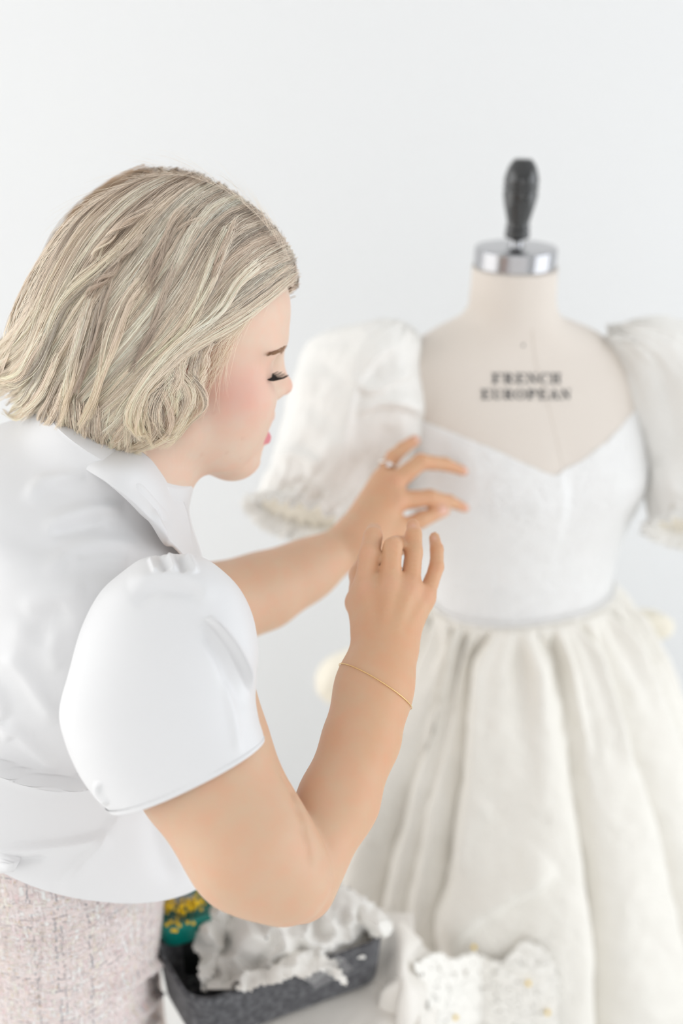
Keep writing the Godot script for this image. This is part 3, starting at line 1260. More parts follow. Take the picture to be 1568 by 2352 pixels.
func build_clothes(person: Node3D) -> void:
	var a := deg_to_rad(16.0)
	var f := Vector3(cos(a), 0, -sin(a))
	var r := Vector3(sin(a), 0, cos(a))
	var wn := FastNoiseLite.new()
	wn.seed = 11
	wn.frequency = 9.0
	wn.fractal_octaves = 2
	# --- blouse
	var blouse := Node3D.new()
	blouse.name = "blouse"
	person.add_child(blouse)
	var nk := P(278, 1105, 0.975)
	var rings := [
		[nk + Vector3(0.004, 0.052, 0), f * 0.047 + Vector3(0, -0.030, 0), r * 0.050 + Vector3(0, -0.004, 0)],
		[nk + Vector3(0.002, 0.044, 0), f * 0.061 + Vector3(0, -0.038, 0), r * 0.066 + Vector3(0, -0.007, 0)],
		[nk + Vector3(0.002, 0.038, 0), f * 0.062 + Vector3(0, -0.040, 0), r * 0.068 + Vector3(0, -0.008, 0)],
		[nk + Vector3(-0.012, 0.014, 0), f * 0.070 + Vector3(0, -0.040, 0), r * 0.080 + Vector3(0, -0.010, 0)],
		[nk + Vector3(-0.036, -0.012, 0), f * 0.096 + Vector3(0, -0.042, 0), r * 0.118 + Vector3(0, -0.006, 0)],
		[nk + Vector3(-0.042, -0.048, 0), f * 0.108 + Vector3(0, -0.035, 0), r * 0.150 + Vector3(0, 0.006, 0)],
		[Vector3(-0.245, 1.225, -0.897), f * 0.126 + Vector3(0, -0.03, 0), r * 0.158],
		[Vector3(-0.265, 1.150, -0.892), f * 0.142 + Vector3(0, -0.04, 0), r * 0.156],
		[Vector3(-0.270, 1.085, -0.882), f * 0.152 + Vector3(0, -0.05, 0), r * 0.156],
		[Vector3(-0.262, 1.045, -0.878), f * 0.156 + Vector3(0, -0.066, 0), r * 0.152],
		[Vector3(-0.257, 1.021, -0.877), f * 0.154 + Vector3(0, -0.066, 0), r * 0.147]]
	var mb := MB.new()
	loft(mb, rings, 380, 280, 2.25)
	for i in mb.v.size():
		var uv := mb.uv[i]
		mb.v[i].y += 0.030 * pow(cos(uv.x * TAU), 2.0) * smoothstep(0.75, 1.0, uv.y)
	var folds := [
		fold([-60, 1722, 0, 1750, 70, 1777, 140, 1789, 215, 1782, 260, 1765], 22, 0.017, 1.2),
		fold([10, 1650, 50, 1690, 95, 1735, 132, 1775], 20, 0.005),
		fold([-40, 1620, 0, 1662, 30, 1700], 14, 0.004),
		fold([20, 1490, 60, 1545, 100, 1610, 136, 1662], 24, 0.005),
		fold([-30, 1560, 0, 1600, 12, 1655], 16, 0.005),
		fold([130, 1440, 120, 1500, 138, 1540], 20, 0.002),
		fold([-80, 1962, 0, 1946, 100, 1938, 205, 1922, 240, 1905], 26, 0.007, 1.0),
		fold([285, 1845, 240, 1910, 190, 1972, 130, 2045], 30, 0.005, -1.0),
		fold([350, 1840, 355, 1900, 372, 1970, 410, 2040], 34, -0.006),
		fold([95, 1222, 150, 1188, 215, 1170, 290, 1166], 24, 0.005),
		fold([60, 1160, 90, 1115, 130, 1100, 200, 1090], 22, 0.005),
		fold([110, 1225, 180, 1215, 250, 1200], 20, -0.003),
		fold([95, 1320, 160, 1270, 230, 1250, 330, 1256], 26, 0.004),
		fold([150, 1300, 220, 1290, 300, 1290], 20, 0.003),
		fold([50, 1410, 90, 1380, 150, 1360, 200, 1350], 30, 0.003),
		fold([80, 1480, 110, 1430, 160, 1400], 34, -0.003),
		fold([0, 1540, 40, 1480, 60, 1420], 36, 0.003),
		fold([0, 1985, 60, 1975, 110, 1965], 14, -0.004)]
	displace(mb, func(p: Vector3, uv: Vector2) -> float:
		var q := pix(p)
		var h := wn.get_noise_3dv(p * 0.5) * 0.0016
		if q.z < 1.02:
			h += folded(folds, Vector2(q.x, q.y))
		if uv.y > 0.985:
			h -= (uv.y - 0.985) * 0.3
		return h)
	put("bodice", mb.mesh(), cloth_mat(), blouse)
	# rolled hem facing, turned inwards
	mb = MB.new()
	var low: Array = rings[10]
	loft(mb, [[rings[10][0], rings[10][1] * 0.993, rings[10][2] * 0.993], [rings[10][0] + Vector3(0, 0.02, 0), rings[10][1] * 0.96, rings[10][2] * 0.96]], 120, 6, 2.25)
	for i in mb.v.size():
		mb.v[i].y += 0.030 * pow(cos(mb.uv[i].x * TAU), 2.0)
	put("hem", mb.mesh(), cloth_mat(), blouse)
	# knotted tie at the back of the waist
	mb = MB.new()
	tube(mb, PR([-40, 1952, 0.97, -8, 1960, 0.942, 16, 1961, 0.932, 30, 1972, 0.932, 22, 1985, 0.935, -4, 1988, 0.942, -40, 1983, 0.965]), [0.006, 0.008, 0.008, 0.0075, 0.007, 0.007, 0.006], 12)
	put("tie_knot", mb.mesh(), cloth_mat(), blouse)
	# --- sleeve towards the camera
	mb = MB.new()
	var st := [
		[372, 1282, 408, 1279, 0.850, 0.006], [328, 1287, 452, 1280, 0.846, 0.030], [288, 1312, 492, 1298, 0.842, 0.045], [232, 1362, 545, 1348, 0.836, 0.056],
		[190, 1440, 577, 1412, 0.832, 0.063], [160, 1535, 590, 1480, 0.826, 0.066], [136, 1630, 588, 1545, 0.820, 0.066], [150, 1705, 586, 1600, 0.815, 0.064], [182, 1778, 592, 1642, 0.811, 0.061], [222, 1834, 600, 1672, 0.808, 0.0585], [252, 1862, 604, 1690, 0.807, 0.058]]
	var sr := []
	for q in st:
		var l := P(q[0], q[1], q[4])
		var rr := P(q[2], q[3], q[4] + 0.01)
		var c := (l + rr) / 2.0
		var e1 := (rr - l) / 2.0
		var eye := (EYE - c).normalized()
		var along := e1.cross(eye).normalized()       # roughly along the arm
		sr.append([c, e1, (eye * 1.0 + along * lerpf(-0.15, 0.20, float(sr.size()) / 10.0)).normalized() * q[5]])
	loft(mb, sr, 320, 300, 2.3)
	var sf := [
		fold([470, 1418, 505, 1455, 540, 1510, 578, 1600], 12, 0.010, -1.0),
		fold([455, 1440, 490, 1480, 520, 1540, 560, 1640], 20, -0.004),
		fold([290, 1345, 340, 1328, 400, 1325, 450, 1340, 500, 1375], 24, 0.003),
		fold([300, 1390, 360, 1352, 420, 1350, 470, 1372], 22, -0.004),
		fold([228, 1792, 226, 1822, 250, 1850], 9, 0.003),
		fold([520, 1560, 535, 1640, 550, 1740], 14, 0.002),
		fold([345, 1279, 352, 1300, 360, 1320], 7, 0.003), fold([362, 1272, 372, 1292, 380, 1318], 8, -0.003), fold([385, 1272, 395, 1292, 402, 1318], 8, 0.004), fold([405, 1272, 415, 1295, 420, 1320], 8, -0.003), fold([425, 1272, 440, 1295, 450, 1320], 9, 0.004)]
	displace(mb, func(p: Vector3, uv: Vector2) -> float:
		var q := pix(p)
		var h := wn.get_noise_3dv(p * 0.8 + Vector3.ONE) * 0.0016
		if q.z < 0.835:
			h += folded(sf, Vector2(q.x, q.y))
		var edge := minf(uv.x, 1.0 - uv.x)
		return h)
	var sleeve := put("sleeve", mb.mesh(), cloth_mat(), blouse)
	# hem band with its stitches
	mb = MB.new()
	var band := []
	for k in 4:
		var t: float = [0.955, 0.97, 0.985, 1.0][k]
		var cs := []
		var e1s := []
		var e2s := []
		for q in sr:
			cs.append(q[0])
			e1s.append(q[1])
			e2s.append(q[2])
		var grow: float = [1.0015, 1.005, 1.005, 1.004][k]
		band.append([cat(cs, t), cat(e1s, t) * grow, cat(e2s, t) * grow])
	loft(mb, band, 160, 10, 2.3)
	thin_inside(mb, 160, 10, 0.003)
	put("hem_band", mb.mesh(), cloth_mat(), sleeve)
	mb = MB.new()
	for i in 110:
		var th := TAU * i / 110.0
		var q = band[0]
		var b0: Vector3 = q[0] + q[1] * 1.006 * sgn_pow(cos(th), 2.0 / 2.3) + q[2] * 1.006 * sgn_pow(sin(th), 2.0 / 2.3)
		var th2 := th + 0.034
		var b1: Vector3 = q[0] + q[1] * 1.006 * sgn_pow(cos(th2), 2.0 / 2.3) + q[2] * 1.006 * sgn_pow(sin(th2), 2.0 / 2.3)
		tube(mb, [b0, b1], [0.00035, 0.00035], 5)
	var stc := put("stitching", mb.mesh(), mat("white thread", Color(0.9, 0.9, 0.9), 0.7), sleeve)
	stc.set_meta("kind", "stuff")
	# raised seam where the sleeve meets the blouse
	mb = MB.new()
	tube(mb, PR([300, 1300, 0.815, 240, 1350, 0.815, 200, 1412, 0.814, 172, 1480, 0.812, 152, 1560, 0.808, 137, 1630, 0.808, 143, 1690, 0.806]), [0.001, 0.0018, 0.0019, 0.0019, 0.0018, 0.0018, 0.001], 8)
	# --- sleeve of the far arm
	mb = MB.new()
	loft(mb, [[P(290, 1285, 1.04), f * 0.02, Vector3(0, 0.03, 0)], [P(325, 1325, 1.06), f * 0.025 + Vector3(0, 0.035, 0), r * 0.055], [P(375, 1360, 1.085), f * 0.028 + Vector3(0, 0.042, 0), r * 0.055], [P(405, 1380, 1.10), f * 0.026 + Vector3(0, 0.042, 0), r * 0.052]], 60, 30)
	put("sleeve", mb.mesh(), cloth_mat(), blouse)
	# --- collar: a broad shawl collar lying on the shoulders
	mb = MB.new()
	strip(mb, [
		PR([95, 955, 1.01, 140, 950, 0.985, 205, 966, 0.95, 265, 1000, 0.925, 322, 1040, 0.914, 368, 1082, 0.925, 408, 1133, 0.945, 430, 1195, 0.955, 437, 1288, 0.955]),
		PR([100, 1018, 1.00, 140, 1030, 0.948, 200, 1052, 0.905, 265, 1072, 0.892, 318, 1085, 0.898, 360, 1122, 0.912, 394, 1172, 0.93, 417, 1225, 0.94, 434, 1294, 0.945]),
		PR([85, 1035, 1.00, 130, 1050, 0.945, 190, 1074, 0.902, 250, 1112, 0.886, 300, 1152, 0.888, 345, 1200, 0.896, 380, 1240, 0.907, 408, 1268, 0.918, 432, 1300, 0.932])], 90, 24, 0.0022)
	var cf := [fold([355, 1170, 372, 1215, 395, 1262], 12, 0.0035, 1.0), fold([230, 1112, 290, 1148, 345, 1198], 10, 0.0015), fold([300, 1100, 350, 1150, 390, 1210], 16, -0.002)]
	displace(mb, func(p: Vector3, uv: Vector2) -> float:
		var q := pix(p)
		return folded(cf, Vector2(q.x, q.y)) + wn.get_noise_3dv(p * 1.5) * 0.001)
	put("collar", mb.mesh(), cloth_mat(), blouse)
	# collar roll under the hair at the nape
	mb = MB.new()
	tube(mb, PR([100, 1030, 0.985, 122, 1012, 0.955, 136, 1022, 0.935, 158, 1038, 0.928, 190, 1050, 0.92]), [0.006, 0.011, 0.013, 0.012, 0.006], 14)
	put("collar_roll", mb.mesh(), cloth_mat(), blouse)
	build_skirt(person, f, r)
	# --- thin chain round the near wrist
	var gold := mat("gold", Color(0.95, 0.82, 0.58), 0.3, {"metallic": 1.0})
	var arm := near_arm()
	mb = MB.new()
	var c0 := P(857, 1577, 0.905)
	var ax := (P(905, 1460, 0.945) - P(835, 1680, 0.873)).normalized()
	var sx := P(910, 1612, 0.905) - P(804, 1543, 0.905)
	sx = sx.normalized()
	var sy := sx.cross(ax).normalized()
	if sy.dot(EYE - c0) < 0.0:
		sy = -sy
	sy = (sy - ax * 0.55).normalized()
	var ring := []
	for i in 49:
		var th := TAU * i / 48.0
		var dir := (sx * cos(th) + sy * sin(th)).normalized()
		var t := 0.0
		for k in 24:
			var d := ev(arm, c0 + dir * t)
			if d > 0.0007:
				break
			t += maxf(0.0007 - d, 0.0003)
		ring.append(c0 + dir * t)
	tube(mb, ring, filled(49, 0.00042), 6, false)
	put("bracelet", mb.mesh(), gold, person)
	# --- ring on her far hand
	var rg := Node3D.new()
	rg.name = "finger_ring"
	person.add_child(rg)
	mb = MB.new()
	var rc := P(889, 1074, 1.263)
	var fa := (P(903, 1050, 1.275) - P(878, 1098, 1.255)).normalized()
	var u := fa.cross(Vector3.UP).normalized()
	var w := fa.cross(u)
	ring = []
	for i in 25:
		ring.append(rc + (u * cos(TAU * i / 24.0) + w * sin(TAU * i / 24.0)) * 0.0102)
	tube(mb, ring, filled(25, 0.001), 6, false)
	put("band", mb.mesh(), mat("silver", Color(0.93, 0.93, 0.92), 0.15, {"metallic": 1.0}), rg)
	var gem := SphereMesh.new()
	gem.radius = 0.0032
	gem.height = 0.005
	gem.radial_segments = 8
	gem.rings = 4
	put("stone", gem, mat("ring stone", Color(0.97, 0.98, 1.0), 0.05, {"metallic": 0.5}), rg, P(893, 1068, 1.251))


func sgn_pow(x: float, e: float) -> float:
	return signf(x) * pow(absf(x), e)


func filled(n: int, x: float) -> Array:
	var a := []
	a.resize(n)
	a.fill(x)
	return a


func thin_inside(mb: MB, nu: int, nv: int, thick: float) -> void:      # gives an open tube an inner wall and a closed lower edge
	mb.normals()
	var n := nu * nv
	for i in n:
		mb.v.append(mb.v[i] - mb.n[i] * thick)
		mb.uv.append(mb.uv[i])
	for j in nv - 1:
		for i in nu:
			var a := n + j * nu + i
			var b := n + j * nu + (i + 1) % nu
			mb.quad(a, b, b + nu, a + nu)
	var e := (nv - 1) * nu
	for i in nu:
		var i2 := (i + 1) % nu
		mb.quad(e + i2, e + i, n + e + i, n + e + i2)
	mb.n.clear()


func tweed() -> StandardMaterial3D:
	if mats.has("tweed"):
		return mats["tweed"]
	# woven boucle: cream, pink, grey and gold threads
	var s := 1024
	var im := Image.create(s, s, false, Image.FORMAT_RGB8)
	var hm := Image.create(s, s, false, Image.FORMAT_RGB8)
	var rg := RandomNumberGenerator.new()
	rg.seed = 21
	im.fill(Color(0.93, 0.875, 0.86))
	hm.fill(Color(0.25, 0.25, 0.25))
	var pal := [Color(0.985, 0.97, 0.955), Color(0.98, 0.95, 0.94), Color(0.965, 0.90, 0.895), Color(0.945, 0.855, 0.85), Color(0.99, 0.985, 0.975), Color(0.945, 0.905, 0.845), Color(0.72, 0.71, 0.73)]
	var step := 16
	for pass_ in 2:
		for line in s / step:
			var base := line * step
			var c: Color = pal[rg.randi() % 6]
			var greyish := rg.randf() < 0.16
			var x := 0
			while x < s:
				var ln := rg.randi_range(10, 30)
				var over := ((x / step + line + (1 if pass_ else 0)) % 2 == 0) or rg.randf() < 0.2
				if over:
					var th := rg.randi_range(6, 12) if not greyish else rg.randi_range(2, 4)
					var o := base + rg.randi_range(0, 6)
					var cc: Color = c.lerp(pal[rg.randi() % 6], 0.5) if not greyish else pal[6]
					var hh := rg.randf_range(0.5, 1.0)
					for k in ln:
						var wv := int(2.0 * sin(k * 0.5 + line))
						var sh := 1.0 - rg.randf() * 0.05
						if pass_ == 0:
							im.fill_rect(Rect2i((x + k) % s, (o + wv + s) % s, 1, th), cc * sh)
							hm.fill_rect(Rect2i((x + k) % s, (o + wv + s) % s, 1, th), Color(hh, hh, hh))
						else:
							im.fill_rect(Rect2i((o + wv + s) % s, (x + k) % s, th, 1), cc * sh)
							hm.fill_rect(Rect2i((o + wv + s) % s, (x + k) % s, th, 1), Color(hh, hh, hh))
				x += ln
	for i in 2600:
		var c: Color = [Color(0.80, 0.70, 0.50), Color(0.62, 0.62, 0.64), Color(0.89, 0.74, 0.73), Color(0.97, 0.96, 0.95)][rg.randi() % 4]
		var l := rg.randi_range(3, 12)
		var at := Vector2i(rg.randi() % s, rg.randi() % s)
		im.fill_rect(Rect2i(at, Vector2i(l, 2) if rg.randf() < 0.5 else Vector2i(2, l)), c)
	var m := mat("tweed", Color.WHITE, 0.9)
	m.albedo_texture = ImageTexture.create_from_image(im)
	m.heightmap_enabled = true
	m.heightmap_texture = ImageTexture.create_from_image(hm)
	m.heightmap_scale = 0.14
	m.uv1_scale = Vector3(2.3, 1.8, 1.0)
	return m


func build_skirt(person: Node3D, f: Vector3, r: Vector3) -> void:
	var skirt := Node3D.new()
	skirt.name = "skirt"
	person.add_child(skirt)
	var mb := MB.new()
	var rings := [
		[Vector3(-0.301, 1.105, -0.885), f * 0.106, r * 0.122], [Vector3(-0.303, 1.000, -0.893), f * 0.118, r * 0.147], [Vector3(-0.307, 0.940, -0.9), f * 0.118, r * 0.164], [Vector3(-0.313, 0.860, -0.905), f * 0.114, r * 0.180],
		[Vector3(-0.319, 0.780, -0.905), f * 0.110, r * 0.184], [Vector3(-0.319, 0.62, -0.905), f * 0.110, r * 0.175], [Vector3(-0.319, 0.45, -0.905), f * 0.12, r * 0.16]]
	loft(mb, rings, 260, 260, 2.0)
	var folds := [
		fold([210, 2268, 260, 2262, 310, 2242, 352, 2215, 385, 2190], 15, 0.009, 1.0),
		fold([230, 2300, 290, 2285, 340, 2255, 385, 2225], 16, -0.005),
		fold([150, 2215, 215, 2210, 280, 2190, 330, 2165], 26, 0.005),
		fold([270, 2345, 320, 2320, 350, 2290, 385, 2262], 14, 0.008, 1.0),
		fold([310, 2390, 345, 2350, 385, 2312], 14, 0.006, 1.0),
		fold([100, 2060, 98, 2150, 92, 2250, 88, 2352], 5, -0.0025)]
	var bn := FastNoiseLite.new()
	bn.seed = 4
	bn.frequency = 260.0
	bn.fractal_octaves = 1
	displace(mb, func(p: Vector3, _uv: Vector2) -> float:
		var q := pix(p)
		return (folded(folds, Vector2(q.x, q.y)) if q.z < 1.2 else 0.0) + bn.get_noise_3dv(p) * 0.0008)
	put("skirt_cloth", mb.mesh(), tweed(), skirt)
	# boucle fluff
	var fl := MB.new()
	var m := mb.v.size()
	for i in 26000:
		var j := rng.randi() % m
		var p := mb.v[j] + Vector3(rng.randf_range(-1, 1), rng.randf_range(-1, 1), rng.randf_range(-1, 1)) * 0.001
		var q := pix(p)
		if q.y > 2420 or q.y < 2020 or q.z > 1.2:
			continue
		var n := mb.n[j]
		var t := Vector3(rng.randf_range(-1, 1), rng.randf_range(-1, 1), rng.randf_range(-1, 1))
		t = (t - n * t.dot(n)).normalized()
		var ln := rng.randf_range(0.0012, 0.0032)
		var h := rng.randf_range(0.0005, 0.0016)
		var at := fl.v.size()
		tube(fl, [p - n * 0.0004, p + t * ln * 0.4 + n * h, p + t * ln + n * h * 0.3], [0.00025, 0.0003, 0.0002], 3, false)
		var c: Color = [Color(0.94, 0.90, 0.88), Color(0.90, 0.79, 0.78), Color(0.96, 0.94, 0.93), Color(0.86, 0.76, 0.73)][rng.randi() % 4]
		for k in fl.v.size() - at:
			fl.c.append(c)
	var fo := put("fluff", fl.mesh(), mat("tweed fluff", Color.WHITE, 0.9, {"vertex_color_use_as_albedo": true}), skirt)
	fo.set_meta("kind", "stuff")


# ------------------------------------------------------------------ dress form
const FORM_YAW := 18.0
var form_top: Vector3
var form_f: Vector3
var form_s: Vector3
# down from the cap, forward shift, half width, half depth
var form_rows := [[0.0235, 0.0, 0.0515, 0.0515], [0.050, 0.0, 0.0520, 0.0520], [0.076, -0.002, 0.0545, 0.0545], [0.092, -0.006, 0.066, 0.060], [0.105, -0.012, 0.094, 0.066], [0.118, -0.014, 0.122, 0.070], [0.136, -0.012, 0.145, 0.076],
	[0.172, -0.002, 0.156, 0.090], [0.212, 0.010, 0.158, 0.104], [0.252, 0.020, 0.162, 0.115], [0.285, 0.024, 0.164, 0.119], [0.325, 0.018, 0.158, 0.112], [0.385, 0.006, 0.142, 0.098], [0.450, 0.0, 0.130, 0.090], [0.495, 0.0, 0.128, 0.090], [0.570, 0.0, 0.148, 0.105], [0.68, -0.005, 0.168, 0.122], [0.72, -0.005, 0.164, 0.118]]


func form_row(dy: float) -> Array:
	var i := 0
	while i < form_rows.size() - 2 and form_rows[i + 1][0] < dy:
		i += 1
	var a: Array = form_rows[i]
	var b: Array = form_rows[i + 1]
	var p: Array = form_rows[maxi(i - 1, 0)]
	var q: Array = form_rows[mini(i + 2, form_rows.size() - 1)]
	var t := clampf((dy - a[0]) / (b[0] - a[0]), 0.0, 1.0)
	var o := [0.0, 0.0, 0.0]
	for k in 3:
		var y0: float = p[k + 1]
		var y1: float = a[k + 1]
		var y2: float = b[k + 1]
		var y3: float = q[k + 1]
		o[k] = y1 + 0.5 * t * ((y2 - y0) + t * ((2.0 * y0 - 5.0 * y1 + 4.0 * y2 - y3) + t * (3.0 * (y1 - y2) + y3 - y0)))
	return o


func form_axis(dy: float) -> Vector3:
	return form_top + Vector3(0.092 * maxf(dy - 0.06, 0.0), -dy, 0)


func form_pt(th: float, dy: float, off := 0.0) -> Vector3:        # th: 0 = front, positive to the right of the picture
	var r := form_row(dy)
	var x := sin(th)
	var z := cos(th)
	var e := 2.0 / 2.2
	var bust := 0.0
	if z > 0.0:
		bust = 0.010 * exp(-pow((absf(th) - 0.62) / 0.34, 2.0) - pow((dy - 0.282) / 0.050, 2.0)) - 0.006 * exp(-pow(th / 0.25, 2.0) - pow((dy - 0.275) / 0.06, 2.0))
	return form_axis(dy) + form_f * (r[0] + sgn_pow(z, e) * (r[2] + off + bust)) + form_s * (sgn_pow(x, e) * (r[1] + off))


func form_inside(p: Vector3, off: float) -> float:
	var dy := form_top.y - p.y
	if dy < 0.0 or dy > 0.72:
		return 1.0
	var r := form_row(dy)
	var q := p - form_axis(dy)
	var x: float = q.dot(form_s) / (r[1] + off)
	var z: float = (q.dot(form_f) - r[0]) / (r[2] + off)
	return pow(pow(absf(x), 2.2) + pow(absf(z), 2.2), 1.0 / 2.2) - 1.0


func form_hit(px: float, py: float, off := 0.0) -> Vector3:         # the point of the form (or of cloth lying on it) seen at a pixel
	var d := 1.15
	while d < 1.75:
		if form_inside(P(px, py, d), off) < 0.0:
			for k in 8:
				var s := 0.01 / pow(2.0, k + 1)
				d += -s if form_inside(P(px, py, d), off) < 0.0 else s
			return P(px, py, d)
		d += 0.01
	return P(px, py, 1.45)


func build_dress_form() -> void:
	form_top = P(1185, 566, 1.335)
	var a := deg_to_rad(FORM_YAW)
	form_f = Vector3(sin(a), 0, cos(a))
	form_s = Vector3(cos(a), 0, -sin(a))
	var base := Vector3(form_top.x, 0, form_top.z)
	var form := thing("dress_form", "cream linen dress form with chrome neck cap and black turned finial, under the wedding dress", "dress form", base)
	var linen := mat("form linen", Color(0.905, 0.868, 0.83), 0.85)
	linen.normal_enabled = true
	linen.normal_texture = noise_tex(512, 0.25, 9, 2, null, true, 3.0)
	linen.normal_scale = 0.25
	linen.uv1_triplanar = true
	linen.uv1_scale = Vector3.ONE * 8.0
	var mb := MB.new()
	var pts := PackedVector3Array()
	var nu := 96
	var nv := 120
	for j in nv:
		var dy := lerpf(0.0235, 0.72, float(j) / (nv - 1))
		for i in nu:
			pts.append(form_pt(TAU * i / nu, dy) - base)
	mb.grid(nu, nv, pts, true, true)
	for e in 2:
		var ci := mb.v.size()
		var at := 0 if e == 0 else (nv - 1) * nu
		mb.v.append(form_axis(0.0235 if e == 0 else 0.72) - base)
		for i in nu:
			if e == 0:
				mb.ix.append_array([ci, at + (i + 1) % nu, at + i])
			else:
				mb.ix.append_array([ci, at + i, at + (i + 1) % nu])
	put("torso", mb.mesh(), linen, form)
	# neck cap, finial, stand
	var chrome := mat("chrome", Color(0.72, 0.72, 0.73), 0.2, {"metallic": 1.0})
	var black := mat("black lacquer", Color(0.035, 0.035, 0.04), 0.16, {"clearcoat_enabled": true, "clearcoat": 1.0, "clearcoat_roughness": 0.06})
	var top := form_top - base
	mb = MB.new()
	lathe(mb, [Vector2(0.0, 0.0), Vector2(0.020, 0.0), Vector2(0.046, -0.0002), Vector2(0.0492, -0.0008), Vector2(0.0503, -0.0022), Vector2(0.0505, -0.004), Vector2(0.0505, -0.0225), Vector2(0.0508, -0.0245), Vector2(0.049, -0.0245)], 72, top)
	put("neck_cap", mb.mesh(), chrome, form)
	mb = MB.new()
	lathe(mb, [Vector2(0.0, 0.0105), Vector2(0.0075, 0.0105), Vector2(0.0078, 0.0), Vector2(0.0105, 0.0), Vector2(0.0105, -0.001)], 24, top)
	put("ferrule", mb.mesh(), chrome, form)
	mb = MB.new()
	var prof := []
	var fin := [[0.0, 0.1035], [0.0095, 0.1035], [0.0125, 0.101], [0.0165, 0.095], [0.0195, 0.087], [0.0212, 0.079], [0.0214, 0.076], [0.0200, 0.0745], [0.0200, 0.0735], [0.0216, 0.0722], [0.0216, 0.0692], [0.0200, 0.068], [0.0200, 0.067], [0.0212, 0.0655], [0.0212, 0.062], [0.0203, 0.056], [0.0186, 0.048], [0.0165, 0.040], [0.0148, 0.0335], [0.0138, 0.0285], [0.0136, 0.026], [0.0150, 0.0245], [0.0152, 0.022], [0.0140, 0.0205], [0.0140, 0.0195], [0.0155, 0.0175], [0.0155, 0.0125], [0.0140, 0.0105], [0.0, 0.0105]]
	for q in fin:
		prof.append(Vector2(q[0], q[1]))
	lathe(mb, prof, 48, top, Basis(Vector3(0, 0, 1), -0.015))
	put("finial", mb.mesh(), black, form)
	mb = MB.new()
	lathe(mb, [Vector2(0.0, 0.80), Vector2(0.016, 0.80), Vector2(0.016, 0.06), Vector2(0.03, 0.05), Vector2(0.15, 0.03), Vector2(0.17, 0.0), Vector2(0.0, 0.0)], 32, Vector3(0.055, 0, 0))
	put("stand", mb.mesh(), black, form)
	# printed lettering
	var ink := mat("form print", Color(0.33, 0.33, 0.34), 0.8)
	letters("FRENCH", Vector2(1127, 881), Vector2(1290, 881), 24.0, ink, form, base)
	letters("EUROPEAN", Vector2(1102, 917), Vector2(1312, 917), 23.0, ink, form, base)
	# centre seam and the small mark at the neck
	mb = MB.new()
	var line := []
	for i in 30:
		line.append(form_pt(0.0, lerpf(0.09, 0.30, i / 29.0), 0.0002) - base)
	tube(mb, line, filled(30, 0.0007), 6, false)
	put("centre_seam", mb.mesh(), linen, form)
	mb = MB.new()
	var mark := form_hit(1201, 793)
	tube(mb, [mark - base - form_f * 0.002, mark - base + form_f * 0.0012], [0.0016, 0.0014], 10)
	put("neck_rivet", mb.mesh(), ink, form)


func letters(text: String, a: Vector2, b: Vector2, height: float, m: Material, parent: Node3D, base: Vector3) -> void:
	# lettering printed on the cloth: a text outline laid on the surface of the form
	var n := text.length()
	var st := SurfaceTool.new()
	st.begin(Mesh.PRIMITIVE_TRIANGLES)
	var font := SystemFont.new()
	font.font_names = PackedStringArray(["Droid Serif"])
	font.font_weight = 700
	for i in n:
		var tm := TextMesh.new()
		tm.font = font
		tm.text = text[i]
		tm.font_size = 32
		tm.pixel_size = 0.01
		tm.depth = 0.0
		tm.curve_step = 1.0
		var arr := tm.surface_get_arrays(0)
		var vs: PackedVector3Array = arr[Mesh.ARRAY_VERTEX]
		var ixs = arr[Mesh.ARRAY_INDEX]
		var lo := Vector3(1e9, 1e9, 0)
		var hi := -lo
		for v in vs:
			lo = lo.min(v)
			hi = hi.max(v)
		var c := a.lerp(b, (i + 0.5) / n)
		var wd := (b.x - a.x) / n * 0.86
		var out := PackedVector3Array()
		for v in vs:
			var px := c.x + ((v.x - lo.x) / (hi.x - lo.x) - 0.5) * wd
			var py := c.y - (v.y - lo.y) / (hi.y - lo.y) * height
			var hit := form_hit(px, py)
			out.append(hit + (EYE - hit).normalized() * 0.0012 - base)
		var idx: PackedInt32Array = ixs if ixs != null else PackedInt32Array(range(out.size()))
		for k in idx:
			st.set_normal(form_f)
			st.add_vertex(out[k])
	var o := put("printed_word", st.commit(), m, parent)
	o.set_meta("label", "dark printed word %s" % text)


# ------------------------------------------------------------------ wedding dress
func brocade(called: String, color: Color, strength: float) -> StandardMaterial3D:
	if mats.has(called):
		return mats[called]
	var m := mat(called, color, 0.55, {"rim_enabled": true, "rim": 0.2, "backlight_enabled": true, "backlight": Color(0.16, 0.158, 0.15)})
	var t := NoiseTexture2D.new()
	t.width = 1024
	t.height = 1024
	t.seamless = true
	t.as_normal_map = true
	t.bump_strength = 14.0
	t.generate_mipmaps = false
	var n := FastNoiseLite.new()
	n.seed = 31
	n.noise_type = FastNoiseLite.TYPE_CELLULAR
	n.cellular_return_type = FastNoiseLite.RETURN_DISTANCE2_SUB
	n.frequency = 0.022
	n.fractal_octaves = 2
	n.domain_warp_enabled = true
	n.domain_warp_amplitude = 40.0
	n.domain_warp_frequency = 0.015
	t.noise = n
	m.normal_enabled = true
	m.normal_texture = t
	m.normal_scale = strength
	m.uv1_triplanar = true
	m.uv1_world_triplanar = false
	m.uv1_scale = Vector3.ONE * 5.0
	return m


func neckline(px: float) -> float:
	var xs := [900.0, 985.0, 1050.0, 1150.0, 1232.0, 1275.0, 1335.0, 1400.0, 1455.0, 1530.0]
	var ys := [945.0, 975.0, 999.0, 1039.0, 1076.0, 1092.0, 1060.0, 1010.0, 952.0, 870.0]
	for i in xs.size() - 1:
		if px < xs[i + 1]:
			return lerpf(ys[i], ys[i + 1], clampf((px - xs[i]) / (xs[i + 1] - xs[i]), 0.0, 1.0))
	return ys[ys.size() - 1]


const WAIST := 0.478


